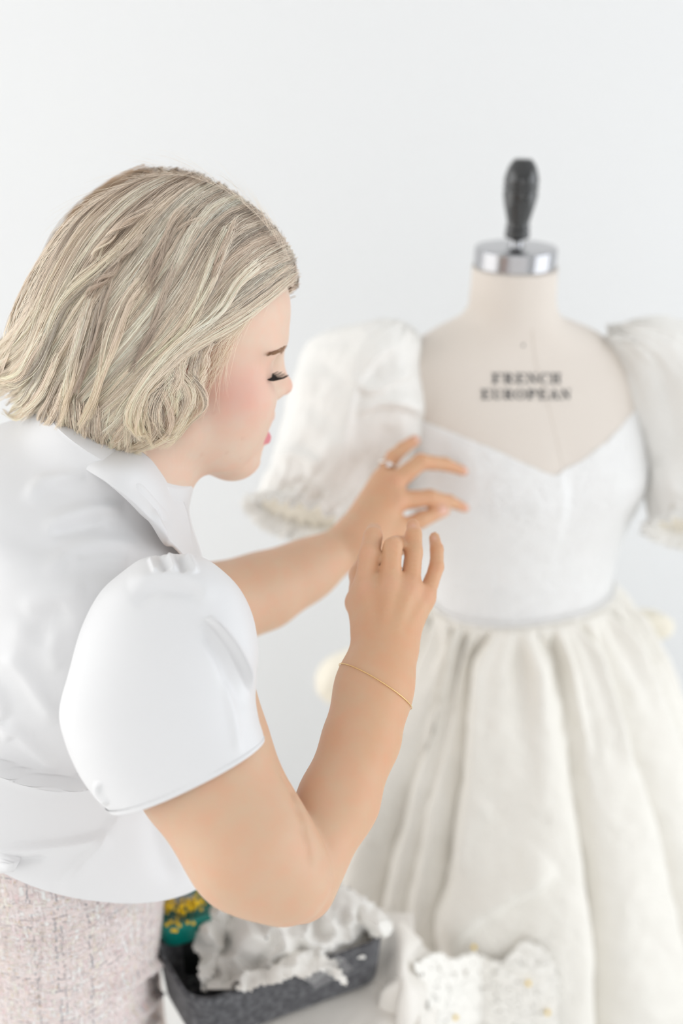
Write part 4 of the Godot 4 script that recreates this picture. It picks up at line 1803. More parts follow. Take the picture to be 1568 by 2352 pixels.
func build_dress() -> void:
	var base := Vector3(form_top.x, 0, form_top.z)
	var dress := thing("wedding_dress", "ivory brocade wedding dress with sweetheart neckline, puff sleeves and gathered skirt, on the dress form", "dress", base)
	var bm := brocade("bodice brocade", Color(0.972, 0.968, 0.962), 0.9)
	var lace_n := FastNoiseLite.new()
	lace_n.seed = 8
	lace_n.noise_type = FastNoiseLite.TYPE_CELLULAR
	lace_n.cellular_return_type = FastNoiseLite.RETURN_DISTANCE2_SUB
	lace_n.frequency = 38.0
	lace_n.domain_warp_enabled = true
	lace_n.domain_warp_amplitude = 0.02
	lace_n.domain_warp_frequency = 18.0
	# bodice
	var nu := 240
	var nv := 110
	var tops := []
	for i in nu:
		var th := TAU * i / nu
		if th > PI:
			th -= TAU
		var dy := 0.16
		var found := 0.255
		if absf(th) < 1.42:
			while dy < 0.36:
				var q := pix(form_pt(th, dy, 0.005))
				if q.y >= neckline(q.x):
					found = dy
					break
				dy += 0.001
		tops.append(found)
	for k in 2:
		for i in nu:
			if absf(absf(TAU * i / nu - PI) - PI) > 1.35:
				tops[i] = (tops[(i + nu - 1) % nu] + tops[i] + tops[(i + 1) % nu]) / 3.0
	var mb := MB.new()
	var pts := PackedVector3Array()
	for j in nv:
		for i in nu:
			var th := TAU * i / nu
			var v := float(j) / (nv - 1)
			var dy := lerpf(tops[i], WAIST + 0.012, v)
			pts.append(form_pt(th, dy, 0.005 + 0.004 * v) - base)
			mb.uv.append(Vector2(th, dy))
	mb.grid(nu, nv, pts, true, true)
	displace(mb, func(p: Vector3, uv: Vector2) -> float:
		var th := uv.x if uv.x < PI else uv.x - TAU
		var h := lace_n.get_noise_3dv(p) * 0.0036
		for s in [-0.62, 0.62]:
			var c: float = s * lerpf(1.0, 0.72, clampf((uv.y - 0.28) / 0.2, 0.0, 1.0))
			h -= 0.0007 * exp(-pow((th - c) / 0.020, 2.0))
		return h)
	thin_top(mb, nu, nv)
	put("bodice", mb.mesh(), bm, dress)
	build_dress_skirt(dress, base)
	build_dress_sleeves(dress, base)
	build_bow(dress, base)
	build_lace(dress, base)


func thin_top(mb: MB, nu: int, nv: int) -> void:          # turns the upper edge inwards, so that the cloth shows its thickness
	var n0 := mb.v.size()
	for k in 3:
		for i in nu:
			var d: float = [0.0015, 0.004, 0.0045][k]
			mb.v.append(mb.v[i] - mb.n[i] * d + Vector3(0, [0.0012, 0.0, -0.012][k], 0))
			mb.uv.append(mb.uv[i])
	for k in 3:
		var a0 := 0 if k == 0 else n0 + (k - 1) * nu
		var b0 := n0 + k * nu
		for i in nu:
			var j := (i + 1) % nu
			mb.quad(a0 + i, b0 + i, b0 + j, a0 + j)
	mb.n.clear()


func skirt_radius(th: float, dy: float) -> Vector2:          # (radius, sideways shift) of the skirt
	var v := dy - WAIST
	var wd := deg_to_rad(1.0)
	# base bell
	var rw := lerpf(0.134, 0.58, 1.0 - exp(-v * 1.22)) + 0.028 * (1.0 - exp(-v * 22.0))
	# folds: groove angle at the waist and lower down, depth, width left and right (degrees)
	var g := [[-168, -168, 0.6, 5, 9], [-140, -138, 0.8, 4, 9], [-112, -110, 0.7, 5, 8], [-86, -88, 0.8, 4, 9], [-66, -68, 0.8, 5, 9], [-50, -51, 0.6, 7, 4], [-38, -36, 1.15, 8, 2.6], [-10, -8, 1.15, 2.4, 9], [16, 21, 1.0, 3, 9], [44, 47, 0.8, 4, 8], [70, 76, 0.8, 4, 10], [96, 100, 0.7, 5, 9], [124, 126, 0.8, 5, 9], [150, 152, 0.7, 5, 9]]
	var deep := 0.052 * smoothstep(0.0, 0.055, v) + 0.034 * smoothstep(0.1, 0.5, v)
	var h := 0.0
	var shift := 0.0
	var d := rad_to_deg(th)
	for q in g:
		var c: float = lerpf(q[0], q[1], smoothstep(0.0, 0.35, v))
		var x := fposmod(d - c + 180.0, 360.0) - 180.0
		if absf(x) > 34.0:
			continue
		var w: float = (q[3] if x < 0.0 else q[4]) * (1.15 - 0.25 * smoothstep(0.0, 0.4, v))
		h -= q[2] * exp(-x * x / (w * w))
		if q[3] < q[4] and x < 0.0:
			shift += q[2] * exp(-x * x / 90.0) * 0.5
		elif q[4] < q[3] and x > 0.0:
			shift -= q[2] * exp(-x * x / 90.0) * 0.5
	# gathers at the waist
	var ga := exp(-v * 13.0) * smoothstep(0.0, 0.007, v)
	h += ga * 0.5 * (sin(th * 31.0 + 1.7 * sin(th * 5.0)) + 0.6 * sin(th * 53.0 + 2.0 * sin(th * 7.0)))
	return Vector2(rw + deep * h, deep * shift)


func build_dress_skirt(dress: Node3D, base: Vector3) -> void:
	var nu := 720
	var nv := 210
	var mb := MB.new()
	var pts := PackedVector3Array()
	var bump := FastNoiseLite.new()
	bump.seed = 14
	bump.frequency = 7.0
	bump.fractal_octaves = 3
	var lowest := form_top.y - 0.012
	for j in nv:
		var v := float(j) / (nv - 1)
		var dy := lerpf(WAIST - 0.004, lowest, pow(v, 1.35))
		var ax := form_axis(minf(dy, 0.62))
		ax.y = form_top.y - dy
		var depth_share := lerpf(0.74, 0.90, smoothstep(0.0, 0.5, dy - WAIST))
		for i in nu:
			var th := TAU * i / nu
			if th > PI:
				th -= TAU
			var r := skirt_radius(th, dy)
			var pull := 1.0 - smoothstep(0.0, 0.008, dy - WAIST)
			var rr := r.x - pull * 0.012
			var dir := form_s * sin(th) + form_f * cos(th) * depth_share
			var tan_ := form_s * cos(th) - form_f * sin(th) * depth_share
			var p := ax + dir * rr + tan_ * r.y
			# behind, the skirt keeps clear of the wall; on the left it is drawn aside by the table
			pts.append(p - base)
			mb.uv.append(Vector2(float(i) / nu, dy))
	mb.grid(nu, nv, pts, true, true)
	var drag := [fold([1278, 1985, 1225, 2028, 1135, 2078, 1065, 2130, 1022, 2200], 60, 0.020, 1.0), fold([905, 1650, 880, 1780, 850, 1900, 830, 2000], 40, 0.008)]
	displace(mb, func(p: Vector3, uv: Vector2) -> float:
		var k := smoothstep(WAIST, WAIST + 0.12, uv.y)
		var q := pix(p + base)
		var own := folded(drag, Vector2(q.x, q.y)) if q.z < 1.52 else 0.0
		return own + (bump.get_noise_3dv(p) * 0.007 + bump.get_noise_3dv(p * 5.0) * 0.0016) * k)
	put("skirt", mb.mesh(), brocade("skirt brocade", Color(0.968, 0.952, 0.918), 0.8), dress)
	# waist seam piping
	mb = MB.new()
	var line := []
	for i in 97:
		line.append(form_pt(TAU * i / 96.0, WAIST - 0.002, 0.0098) - base)
	tube(mb, line, filled(97, 0.0022), 8, false)
	put("waist_seam", mb.mesh(), brocade("bodice brocade", Color.WHITE, 0.5), dress)


func puff(dress: Node3D, base: Vector3, st: Array, folds: Array, seed_: int) -> void:
	var sleeve := Node3D.new()
	sleeve.name = numbered("sleeve", dress)
	dress.add_child(sleeve)
	var rings := []
	for q in st:
		var l := P(q[0], q[1], q[4])
		var rr := P(q[2], q[3], q[4] + q[6])
		var c := (l + rr) / 2.0
		var e1 := (rr - l) / 2.0
		var eye := (EYE - c).normalized()
		var along := e1.cross(eye).normalized()
		var e2: Vector3 = (eye - along * 0.32 - e1.normalized() * eye.dot(e1.normalized())).normalized() * q[5]
		rings.append([c - base, e1, e2])
	var mb := MB.new()
	var nu := 260
	var nv := 150
	loft(mb, rings, nu, nv, 2.0)
	var bump := FastNoiseLite.new()
	bump.seed = seed_
	bump.frequency = 11.0
	bump.fractal_octaves = 2
	displace(mb, func(p: Vector3, uv: Vector2) -> float:
		var q := pix(p + base)
		var th := uv.x * TAU
		var ends := exp(-uv.y * 9.0) + exp(-(1.0 - uv.y) * 9.0)
		var h := ends * 0.006 * (sin(th * 23.0 + 2.0 * sin(th * 3.0)) + 0.5 * sin(th * 37.0)) * smoothstep(0.0, 0.06, uv.y)
		h += bump.get_noise_3dv(p) * 0.008 * smoothstep(0.0, 0.2, uv.y)
		h += bump.get_noise_3dv(p * 5.0) * 0.0012
		h += folded(folds, Vector2(q.x, q.y))
		return h)
	thin_inside(mb, nu, nv, 0.0015)
	var sm := brocade("sleeve satin", Color(0.965, 0.957, 0.94), 0.25)
	sm.backlight = Color(0.16, 0.158, 0.15)
	put("puff", mb.mesh(), sm, sleeve)
	# gathered lining that closes the sleeve a little inside its edge
	var last: Array = rings[rings.size() - 3]
	mb = MB.new()
	mb.v.append(last[0])
	for k in 4:
		for i in 72:
			var th := TAU * i / 72.0
			var q := (k + 1) / 4.0 * 0.97
			mb.v.append(last[0] + last[1] * cos(th) * q + last[2] * sin(th) * q + last[1].cross(last[2]).normalized() * 0.004 * sin(th * 18.0) * q)
	for i in 72:
		mb.ix.append_array([0, 1 + i, 1 + (i + 1) % 72])
	for k in 3:
		for i in 72:
			var a := 1 + k * 72 + i
			var b := 1 + k * 72 + (i + 1) % 72
			mb.quad(a, a + 72, b + 72, b)
	put("lining", mb.mesh(), mat("cream lining", Color(0.95, 0.92, 0.86), 0.8), sleeve)


func build_dress_sleeves(dress: Node3D, base: Vector3) -> void:
	puff(dress, base, [
		[905, 756, 950, 768, 1.375, 0.020, 0.0], [845, 752, 962, 800, 1.385, 0.055, 0.0], [765, 768, 976, 850, 1.395, 0.082, 0.0], [700, 798, 986, 910, 1.400, 0.094, 0.0], [672, 880, 992, 975, 1.400, 0.098, 0.0], [655, 962, 978, 1045, 1.400, 0.098, 0.0],
		[630, 1045, 935, 1115, 1.395, 0.094, 0.0], [602, 1108, 872, 1166, 1.385, 0.082, 0.0], [592, 1142, 815, 1196, 1.380, 0.068, 0.0], [580, 1156, 798, 1212, 1.378, 0.066, 0.0], [556, 1164, 792, 1236, 1.375, 0.076, 0.0]],
		[fold([930, 780, 870, 815, 822, 880, 800, 960, 785, 1040, 760, 1130], 44, 0.013, 0.8), fold([960, 850, 900, 880, 850, 900, 820, 880], 26, 0.008, 0.9), fold([975, 960, 930, 935, 870, 930, 815, 960], 30, 0.008, 1.0), fold([720, 800, 700, 900, 670, 1010, 640, 1090], 30, 0.006),
		fold([640, 1060, 690, 1050, 740, 1080], 20, 0.006), fold([630, 1130, 690, 1110, 760, 1150], 16, -0.006), fold([845, 1150, 865, 1050, 905, 970], 30, -0.006)], 41)
	puff(dress, base, [
		[1396, 762, 1440, 752, 1.400, 0.016, 0.0], [1402, 800, 1520, 752, 1.41, 0.040, 0.01], [1420, 855, 1640, 790, 1.42, 0.066, 0.03], [1440, 925, 1740, 880, 1.425, 0.084, 0.05], [1465, 1000, 1790, 980, 1.42, 0.092, 0.06], [1488, 1070, 1810, 1080, 1.41, 0.092, 0.06],
		[1500, 1130, 1800, 1160, 1.40, 0.084, 0.06], [1510, 1165, 1770, 1215, 1.39, 0.070, 0.06], [1506, 1180, 1775, 1235, 1.387, 0.069, 0.06], [1496, 1198, 1790, 1262, 1.383, 0.078, 0.06]],
		[fold([1420, 850, 1460, 940, 1500, 1050, 1530, 1150], 26, 0.007), fold([1480, 800, 1530, 900, 1560, 1020], 26, -0.006), fold([1500, 1000, 1540, 1080, 1560, 1150], 22, 0.006)], 43)
	# upper ruffles over the shoulder straps
	for k in 2:
		var mb := MB.new()
		var q: Array = [[868, 752, 1.365, 905, 746, 1.37, 935, 752, 1.372, 958, 770, 1.375, 968, 800, 1.375], [1392, 752, 1.40, 1425, 746, 1.40, 1470, 750, 1.40, 1512, 756, 1.40, 1530, 762, 1.40]][k]
		var w: Array = [[850, 785, 1.345, 895, 775, 1.35, 925, 780, 1.352, 945, 800, 1.355, 955, 835, 1.36], [1404, 785, 1.385, 1430, 782, 1.38, 1472, 786, 1.378, 1512, 790, 1.378, 1545, 790, 1.38]][k]
		strip(mb, [PR(q), PR(w)], 90, 14, 0.0015)
		displace(mb, func(p: Vector3, uv: Vector2) -> float:
			return 0.004 * sin(uv.x * 60.0 + 3.0 * sin(uv.x * 9.0)) * smoothstep(1.0, 0.2, uv.y))
		for i in mb.v.size():
			mb.v[i] -= base
		put("shoulder_ruffle", mb.mesh(), brocade("sleeve satin", Color.WHITE, 0.2), dress)


func build_bow(dress: Node3D, base: Vector3) -> void:
	# the loops of a sash tied behind the waist: soft flattened lobes of folded satin
	var satin := mat("cream satin", Color(0.962, 0.935, 0.87), 0.5, {"rim_enabled": true, "rim": 0.2})
	for k in 2:
		var bow := Node3D.new()
		bow.name = numbered("bow_loop", dress)
		dress.add_child(bow)
		var q: Array = [
			[1370, 1428, 1.60, 0.010, 1420, 1432, 1.605, 0.016, 1462, 1434, 1.61, 0.0215, 1500, 1436, 1.612, 0.0215, 1530, 1440, 1.612, 0.016, 1546, 1442, 1.612, 0.006],
			[985, 1470, 1.60, 0.012, 920, 1490, 1.62, 0.022, 850, 1525, 1.645, 0.034, 790, 1560, 1.66, 0.040, 755, 1585, 1.665, 0.030, 738, 1600, 1.665, 0.010]][k]
		var rings := []
		var n := q.size() / 4
		for i in n:
			var c := P(q[4 * i], q[4 * i + 1], q[4 * i + 2])
			var c2 := P(q[4 * mini(i + 1, n - 1)], q[4 * mini(i + 1, n - 1) + 1], q[4 * mini(i + 1, n - 1) + 2])
			var c1 := P(q[4 * maxi(i - 1, 0)], q[4 * maxi(i - 1, 0) + 1], q[4 * maxi(i - 1, 0) + 2])
			var t := (c2 - c1).normalized()
			var up := t.cross(CB.z).normalized()
			rings.append([c - base, up * q[4 * i + 3], CB.z * q[4 * i + 3] * 0.7])
		var mb := MB.new()
		loft(mb, rings, 64, 48)
		displace(mb, func(p: Vector3, uv: Vector2) -> float:
			return 0.0022 * sin(uv.x * TAU * 5.0 + 2.0 * sin(uv.y * 5.0)) * (1.0 - uv.y * 0.5))
		for e in 2:
			var at := 0 if e == 0 else 47 * 64
			var ci := mb.v.size()
			mb.v.append(rings[0][0] if e == 0 else rings[n - 1][0])
			mb.uv.append(Vector2.ZERO)
			for i in 64:
				if e == 0:
					mb.ix.append_array([ci, at + i, at + (i + 1) % 64])
				else:
					mb.ix.append_array([ci, at + (i + 1) % 64, at + i])
		mb.n.clear()
		put("sash", mb.mesh(), satin, bow)


func lace_sheet(mb: MB, outline: Array, where: Callable, seed_: int, cell := 7.0, hole := 0.12) -> void:
	# lace: cells of a fine grid inside an outline (pixels), with scalloped edge and small holes; where(px, py) gives the point
	var poly := PackedVector2Array()
	var rg := RandomNumberGenerator.new()
	rg.seed = seed_
	var raw := []
	for i in outline.size() / 2:
		raw.append(Vector2(outline[2 * i], outline[2 * i + 1]))
	raw.append(raw[0])
	var m := raw.size() * 14
	for i in m:
		var p: Vector2 = cat(raw, float(i) / m)
		var nx: Vector2 = cat(raw, float(i + 1) / m)
		var o := (nx - p).orthogonal().normalized()
		poly.append(p + o * (4.5 * absf(sin(i * 0.45)) + rg.randf_range(-2.0, 2.0)))
	var lo := poly[0]
	var hi := poly[0]
	for p in poly:
		lo = lo.min(p)
		hi = hi.max(p)
	var n := FastNoiseLite.new()
	n.seed = seed_
	n.noise_type = FastNoiseLite.TYPE_CELLULAR
	n.cellular_return_type = FastNoiseLite.RETURN_DISTANCE2_SUB
	n.frequency = 0.045
	n.domain_warp_enabled = true
	n.domain_warp_amplitude = 18.0
	n.domain_warp_frequency = 0.03
	var nx := int((hi.x - lo.x) / cell) + 2
	var ny := int((hi.y - lo.y) / cell) + 2
	var id := {}
	for j in ny:
		for i in nx:
			var p := lo + Vector2(i, j) * cell
			if Geometry2D.is_point_in_polygon(p, poly):
				id[i + j * nx] = mb.v.size()
				mb.v.append(where.call(p.x, p.y, n.get_noise_2dv(p)))
				mb.uv.append(p / 400.0)
	for j in ny - 1:
		for i in nx - 1:
			var a := i + j * nx
			if id.has(a) and id.has(a + 1) and id.has(a + nx) and id.has(a + nx + 1):
				if n.get_noise_2dv((lo + Vector2(i + 0.5, j + 0.5) * cell)) < -1.0 + hole:
					continue
				mb.quad(id[a], id[a + 1], id[a + nx + 1], id[a + nx])


func skirt_hit(px: float, py: float) -> Vector3:          # the point of the dress skirt seen at a pixel
	var d := 1.0
	while d < 1.9:
		var p := P(px, py, d)
		var dy := form_top.y - p.y
		if dy > WAIST:
			var ax := form_axis(minf(dy, 0.62))
			ax.y = p.y
			var share := lerpf(0.74, 0.90, smoothstep(0.0, 0.5, dy - WAIST))
			var q := p - ax
			var x := q.dot(form_s)
			var z := q.dot(form_f) / share
			var th := atan2(x, z)
			if Vector2(x, z).length() < skirt_radius(th, dy).x:
				return p
		d += 0.002
	return P(px, py, 1.4)


func lace_at(px: float, py: float) -> Vector3:       # the lace lies on the skirt and, at the left, over the satin
	if px > 1100.0:
		return P(px, py, pix(skirt_hit(px, py)).z - 0.009)
	var edge := pix(skirt_hit(1100, py)).z - 0.014
	var t := (1100.0 - px) / 155.0
	return P(px, py, lerpf(edge, 1.19, pow(clampf(t, 0.0, 1.0), 1.3)))


func build_lace(dress: Node3D, base: Vector3) -> void:
	# lace pinned over the front of the skirt, and the lace edge that trims its left side
	var lm := mat("white lace", Color(0.968, 0.955, 0.928), 0.75, {"rim_enabled": true, "rim": 0.2})
	var pieces := [
		[950, 2218, 985, 2195, 1012, 2188, 1040, 2204, 1090, 2190, 1150, 2208, 1200, 2165, 1250, 2180, 1280, 2240, 1278, 2330, 1268, 2430, 1005, 2430, 992, 2330, 972, 2280],
		[1125, 2240, 1165, 2215, 1215, 2225, 1235, 2262, 1200, 2285, 1150, 2275],
		[1040, 2270, 1085, 2255, 1110, 2290, 1100, 2340, 1050, 2345, 1025, 2310]]
	for k in pieces.size():
		var mb := MB.new()
		var thick := 0.0022
		lace_sheet(mb, pieces[k], func(px: float, py: float, n: float) -> Vector3:
			var p := lace_at(px, py)
			return p + (EYE - p).normalized() * (0.004 + (0.0 if k == 0 else 0.002) + thick * (1.0 + n)) - base, 60 + k, 4.0, 0.10)
		put("lace_applique", mb.mesh(), lm, dress)


# ------------------------------------------------------------------ table, basket, lace, pins
func on_plane(px: float, py: float, y: float) -> Vector3:
	var dir := CB * Vector3((px - 784.0) / F, -(py - 1176.0) / F, -1.0)
	return EYE + dir * ((y - EYE.y) / dir.y)


const RIM_Y := 0.83
const BASKET_Y := 0.761
var basket_at: Vector3
var basket_b: Basis
var tray_u: Vector3
var tray_v: Vector3


func build_basket() -> void:
	var ang := deg_to_rad(24.0)
	var u := Vector3(cos(ang), 0, -sin(ang))
	var v := Vector3(cos(deg_to_rad(122.0)), 0, -sin(deg_to_rad(122.0)))      # the soft tray is pushed a little askew
	var corner := Vector3(-0.152, 0, -0.786)
	var hx := 0.114
	var hz := 0.054
	basket_at = corner + u * hx + v * hz
	basket_at.y = BASKET_Y
	basket_b = Basis(u, Vector3.UP, u.cross(Vector3.UP))
	tray_u = u
	tray_v = v
	# table under it
	var table := thing("side_table", "low round side table under the white satin cloth and grey felt tray", "table", Vector3(-0.035, 0, -0.865))
	var tm := mat("white lacquer", Color(0.90, 0.89, 0.87), 0.4)
	var mb := MB.new()
	lathe(mb, [Vector2(0, 0.748), Vector2(0.108, 0.748), Vector2(0.112, 0.745), Vector2(0.112, 0.728), Vector2(0.108, 0.725), Vector2(0, 0.725)], 48)
	put("tabletop", mb.mesh(), tm, table)
	mb = MB.new()
	lathe(mb, [Vector2(0, 0.725), Vector2(0.02, 0.725), Vector2(0.02, 0.05), Vector2(0.11, 0.02), Vector2(0.115, 0.0), Vector2(0, 0.0)], 32)
	put("pedestal", mb.mesh(), tm, table)
	# satin cloth over the table, falling in round folds towards the dress
	var satin := mat("ivory satin", Color(0.945, 0.925, 0.895), 0.42, {"rim_enabled": true, "rim": 0.2})
	var cloth := thing("satin_cloth", "ivory satin cloth spread under the grey felt tray, falling in round folds beside the dress", "cloth")
	mb = MB.new()
	var rows := []
	var ty := 0.7545
	for k in 9:
		var line := []
		for i in 9:
			line.append(Vector3(lerpf(-0.152, 0.085, i / 8.0), ty, lerpf(-0.985, -0.738, k / 8.0)))
		rows.append(line)
	for k in 4:                       # the front edge hangs down
		var line := []
		for p in rows[8]:
			line.append(p + Vector3(0, -0.012 - 0.05 * k, 0.010 + 0.004 * k))
		rows.append(line)
	strip(mb, rows, 90, 90, 0.0015)
	var wr := FastNoiseLite.new()
	wr.seed = 77
	wr.frequency = 14.0
	displace(mb, func(p: Vector3, _uv: Vector2) -> float:
		return maxf(wr.get_noise_3dv(p), -0.05) * 0.004)
	put("spread", mb.mesh(), satin, cloth)
	mb = MB.new()
	strip(mb, [
		PR([835, 2085, 1.31, 880, 2106, 1.30, 915, 2128, 1.28, 955, 2162, 1.30, 1000, 2200, 1.36, 1045, 2230, 1.42]),
		PR([845, 2170, 1.25, 885, 2180, 1.24, 925, 2185, 1.215, 965, 2205, 1.262, 1005, 2240, 1.33, 1045, 2270, 1.40]),
		PR([820, 2270, 1.225, 880, 2262, 1.215, 925, 2250, 1.185, 965, 2262, 1.25, 1005, 2290, 1.32, 1045, 2310, 1.395]),
		PR([815, 2350, 1.20, 878, 2350, 1.205, 925, 2345, 1.175, 965, 2350, 1.245, 1005, 2365, 1.315, 1045, 2380, 1.39]),
		PR([810, 2480, 1.19, 878, 2480, 1.19, 925, 2480, 1.165, 965, 2480, 1.24, 1005, 2480, 1.31, 1045, 2480, 1.385])], 110, 110, 0.0015)
	var sf := [fold([925, 2500, 935, 2400, 945, 2300, 962, 2232], 30, 0.012), fold([886, 2500, 890, 2380, 896, 2300, 912, 2240], 13, -0.014), fold([840, 2480, 845, 2380, 838, 2290], 20, 0.008), fold([905, 2120, 928, 2150, 965, 2185], 22, 0.008), fold([985, 2480, 985, 2380, 990, 2290], 14, -0.008)]
	displace(mb, func(p: Vector3, _uv: Vector2) -> float:
		var q := pix(p)
		return folded(sf, Vector2(q.x, q.y)))
	put("folds", mb.mesh(), satin, cloth)
	# felt tray
	var felt := mat("grey felt", Color(0.30, 0.30, 0.315), 0.95, {"rim_enabled": true, "rim": 0.4})
	var g := Gradient.new()
	g.offsets = PackedFloat32Array([0.25, 0.5, 0.75])
	g.colors = PackedColorArray([Color(0.235, 0.235, 0.25), Color(0.315, 0.315, 0.33), Color(0.44, 0.44, 0.455)])
	felt.albedo_color = Color.WHITE
	felt.albedo_texture = noise_tex(512, 0.022, 17, 5, g)
	felt.normal_enabled = true
	felt.normal_texture = noise_tex(512, 0.12, 18, 3, null, true, 6.0)
	felt.normal_scale = 0.5
	felt.uv1_triplanar = true
	felt.uv1_scale = Vector3.ONE * 9.0
	var tray := thing("felt_tray", "shallow dark grey felt tray with rounded corners holding lace scraps below the woman's elbow", "tray", basket_at)
	mb = MB.new()
	var per := 120
	# rows: outside bottom to rim to inside bottom
	var prof := [[-0.011, 0.0], [-0.007, 0.0015], [-0.005, 0.006], [0.0, RIM_Y - BASKET_Y - 0.0015], [-0.0008, RIM_Y - BASKET_Y], [-0.0042, RIM_Y - BASKET_Y], [-0.005, RIM_Y - BASKET_Y - 0.0015], [-0.0095, 0.009], [-0.013, 0.0045]]
	var pts := PackedVector3Array()
	for q in prof:
		for i in per:
			pts.append(askew(rounded(TAU * i / per, hx + q[0], hz + q[0], 0.030 + q[0])) + Vector3(0, q[1], 0))
	mb.grid(per, prof.size(), pts, true, true)
	put("wall", mb.mesh(), felt, tray)
	mb = MB.new()
	for k in 2:
		var c := mb.v.size()
		var y := 0.0045 if k == 0 else 0.0
		mb.v.append(Vector3(0, y, 0))
		for i in per:
			mb.v.append(askew(rounded(TAU * i / per, hx - 0.011, hz - 0.011, 0.02)) + Vector3(0, y, 0))
		for i in per:
			if k == 0:
				mb.ix.append_array([c, c + 1 + i, c + 1 + (i + 1) % per])
			else:
				mb.ix.append_array([c, c + 1 + (i + 1) % per, c + 1 + i])
	put("tray_floor", mb.mesh(), felt, tray)
	build_scraps()
	build_pin_dish()


func askew(p: Vector3) -> Vector3:
	return tray_u * p.x - tray_v * p.z + Vector3(0, p.y, 0)


func rounded(th: float, hx: float, hz: float, r: float) -> Vector3:       # a point on a rounded rectangle
	var d := Vector2(cos(th), -sin(th))
	var lo := 0.0
	var hi := 0.4
	for k in 22:
		var m := (lo + hi) / 2.0
		var q := Vector2(absf(d.x * m) - (hx - r), absf(d.y * m) - (hz - r))
		var sd := Vector2(maxf(q.x, 0), maxf(q.y, 0)).length() + minf(maxf(q.x, q.y), 0.0) - r
		if sd < 0.0:
			lo = m
		else:
			hi = m
	return Vector3(d.x * lo, 0, d.y * lo)


func scrap(label: String, outline: Array, y0: float, lumps: Array, seed_: int, rough := 0.012, cell := 5.0) -> void:
	var lm := mat("scrap lace", Color(0.975, 0.962, 0.94), 0.8, {"rim_enabled": true, "rim": 0.2, "backlight_enabled": true, "backlight": Color(0.5, 0.5, 0.48)})
	var n := FastNoiseLite.new()
	n.seed = seed_
	n.frequency = 0.009
	n.fractal_octaves = 2
	n.domain_warp_enabled = true
	n.domain_warp_amplitude = 30.0
	n.domain_warp_frequency = 0.012
	var mb := MB.new()
	lace_sheet(mb, outline, func(px: float, py: float, w: float) -> Vector3:
		var y := y0
		for l in lumps:
			var q: Vector2 = Vector2(px - l[0], py - l[1]) / l[2]
			y += l[3] * exp(-q.length_squared())
		var ridge := 1.0 - absf(n.get_noise_2d(px, py)) * 2.0
		y += rough * (ridge - 0.5) + 0.0018 * w
		return on_plane(px, py, y), seed_, cell, 0.025)
	mb.normals()
	var o := put("lace_scrap", mb.mesh(), lm, self)
	tag(o, label, "lace", "lace scraps in the felt tray")


func build_scraps() -> void:
	scrap("crumpled lace scrap heaped in the middle of the grey tray under her elbow", [470, 2270, 500, 2200, 520, 2120, 560, 2060, 640, 2030, 720, 2022, 775, 2026, 820, 2048, 868, 2084, 892, 2105, 900, 2120, 885, 2150, 845, 2168, 835, 2200, 790, 2205, 700, 2235, 620, 2255, 540, 2272],
		0.808, [[640, 2110, 90, 0.055], [790, 2095, 70, 0.045], [560, 2150, 50, 0.030], [700, 2180, 60, 0.02]], 71, 0.015)
	scrap("white lace scrap with a frayed edge standing beside the teal pin dish", [492, 2000, 505, 1990, 525, 2050, 530, 2110, 510, 2180, 490, 2240, 470, 2280, 455, 2230, 460, 2200, 445, 2180, 446, 2155, 462, 2125, 488, 2080, 496, 2040],
		0.815, [[505, 2080, 55, 0.040], [470, 2150, 40, 0.03]], 72, 0.012, 4.0)
	scrap("scalloped lace trim lying over the front edge of the grey tray", [540, 2275, 560, 2235, 620, 2222, 665, 2190, 700, 2182, 740, 2192, 770, 2205, 778, 2222, 795, 2252, 790, 2262, 760, 2240, 730, 2230, 700, 2248, 680, 2240, 640, 2258, 600, 2264, 570, 2276],
		0.834, [[690, 2210, 50, 0.010]], 73, 0.008, 3.5)
	scrap("small lace scrap curled at the right end of the grey tray", [780, 2085, 830, 2080, 875, 2096, 898, 2118, 900, 2140, 885, 2152, 850, 2150, 838, 2130, 800, 2110],
		0.835, [[850, 2110, 40, 0.022]], 74, 0.014, 4.0)
	# fine net hanging from the trim
	var mb := MB.new()
	for k in 2:
		for i in 26:
			var pts := []
			var a := Vector2(700, 2246).lerp(Vector2(785, 2200), i / 25.0) if k == 0 else Vector2(770, 2196).lerp(Vector2(700, 2250), i / 25.0)
			var b := a + (Vector2(26, 26) if k == 0 else Vector2(22, 8))
			for j in 4:
				var q := a.lerp(b, j / 3.0)
				pts.append(on_plane(q.x, q.y, 0.836))
			tube(mb, pts, filled(4, 0.00022), 3, false)
	var net := put("net_scrap", mb.mesh(), mat("white thread", Color(0.9, 0.9, 0.9), 0.7), self)
	tag(net, "piece of fine white net overlapping the outer side of the grey tray", "net")
	net.set_meta("kind", "stuff")


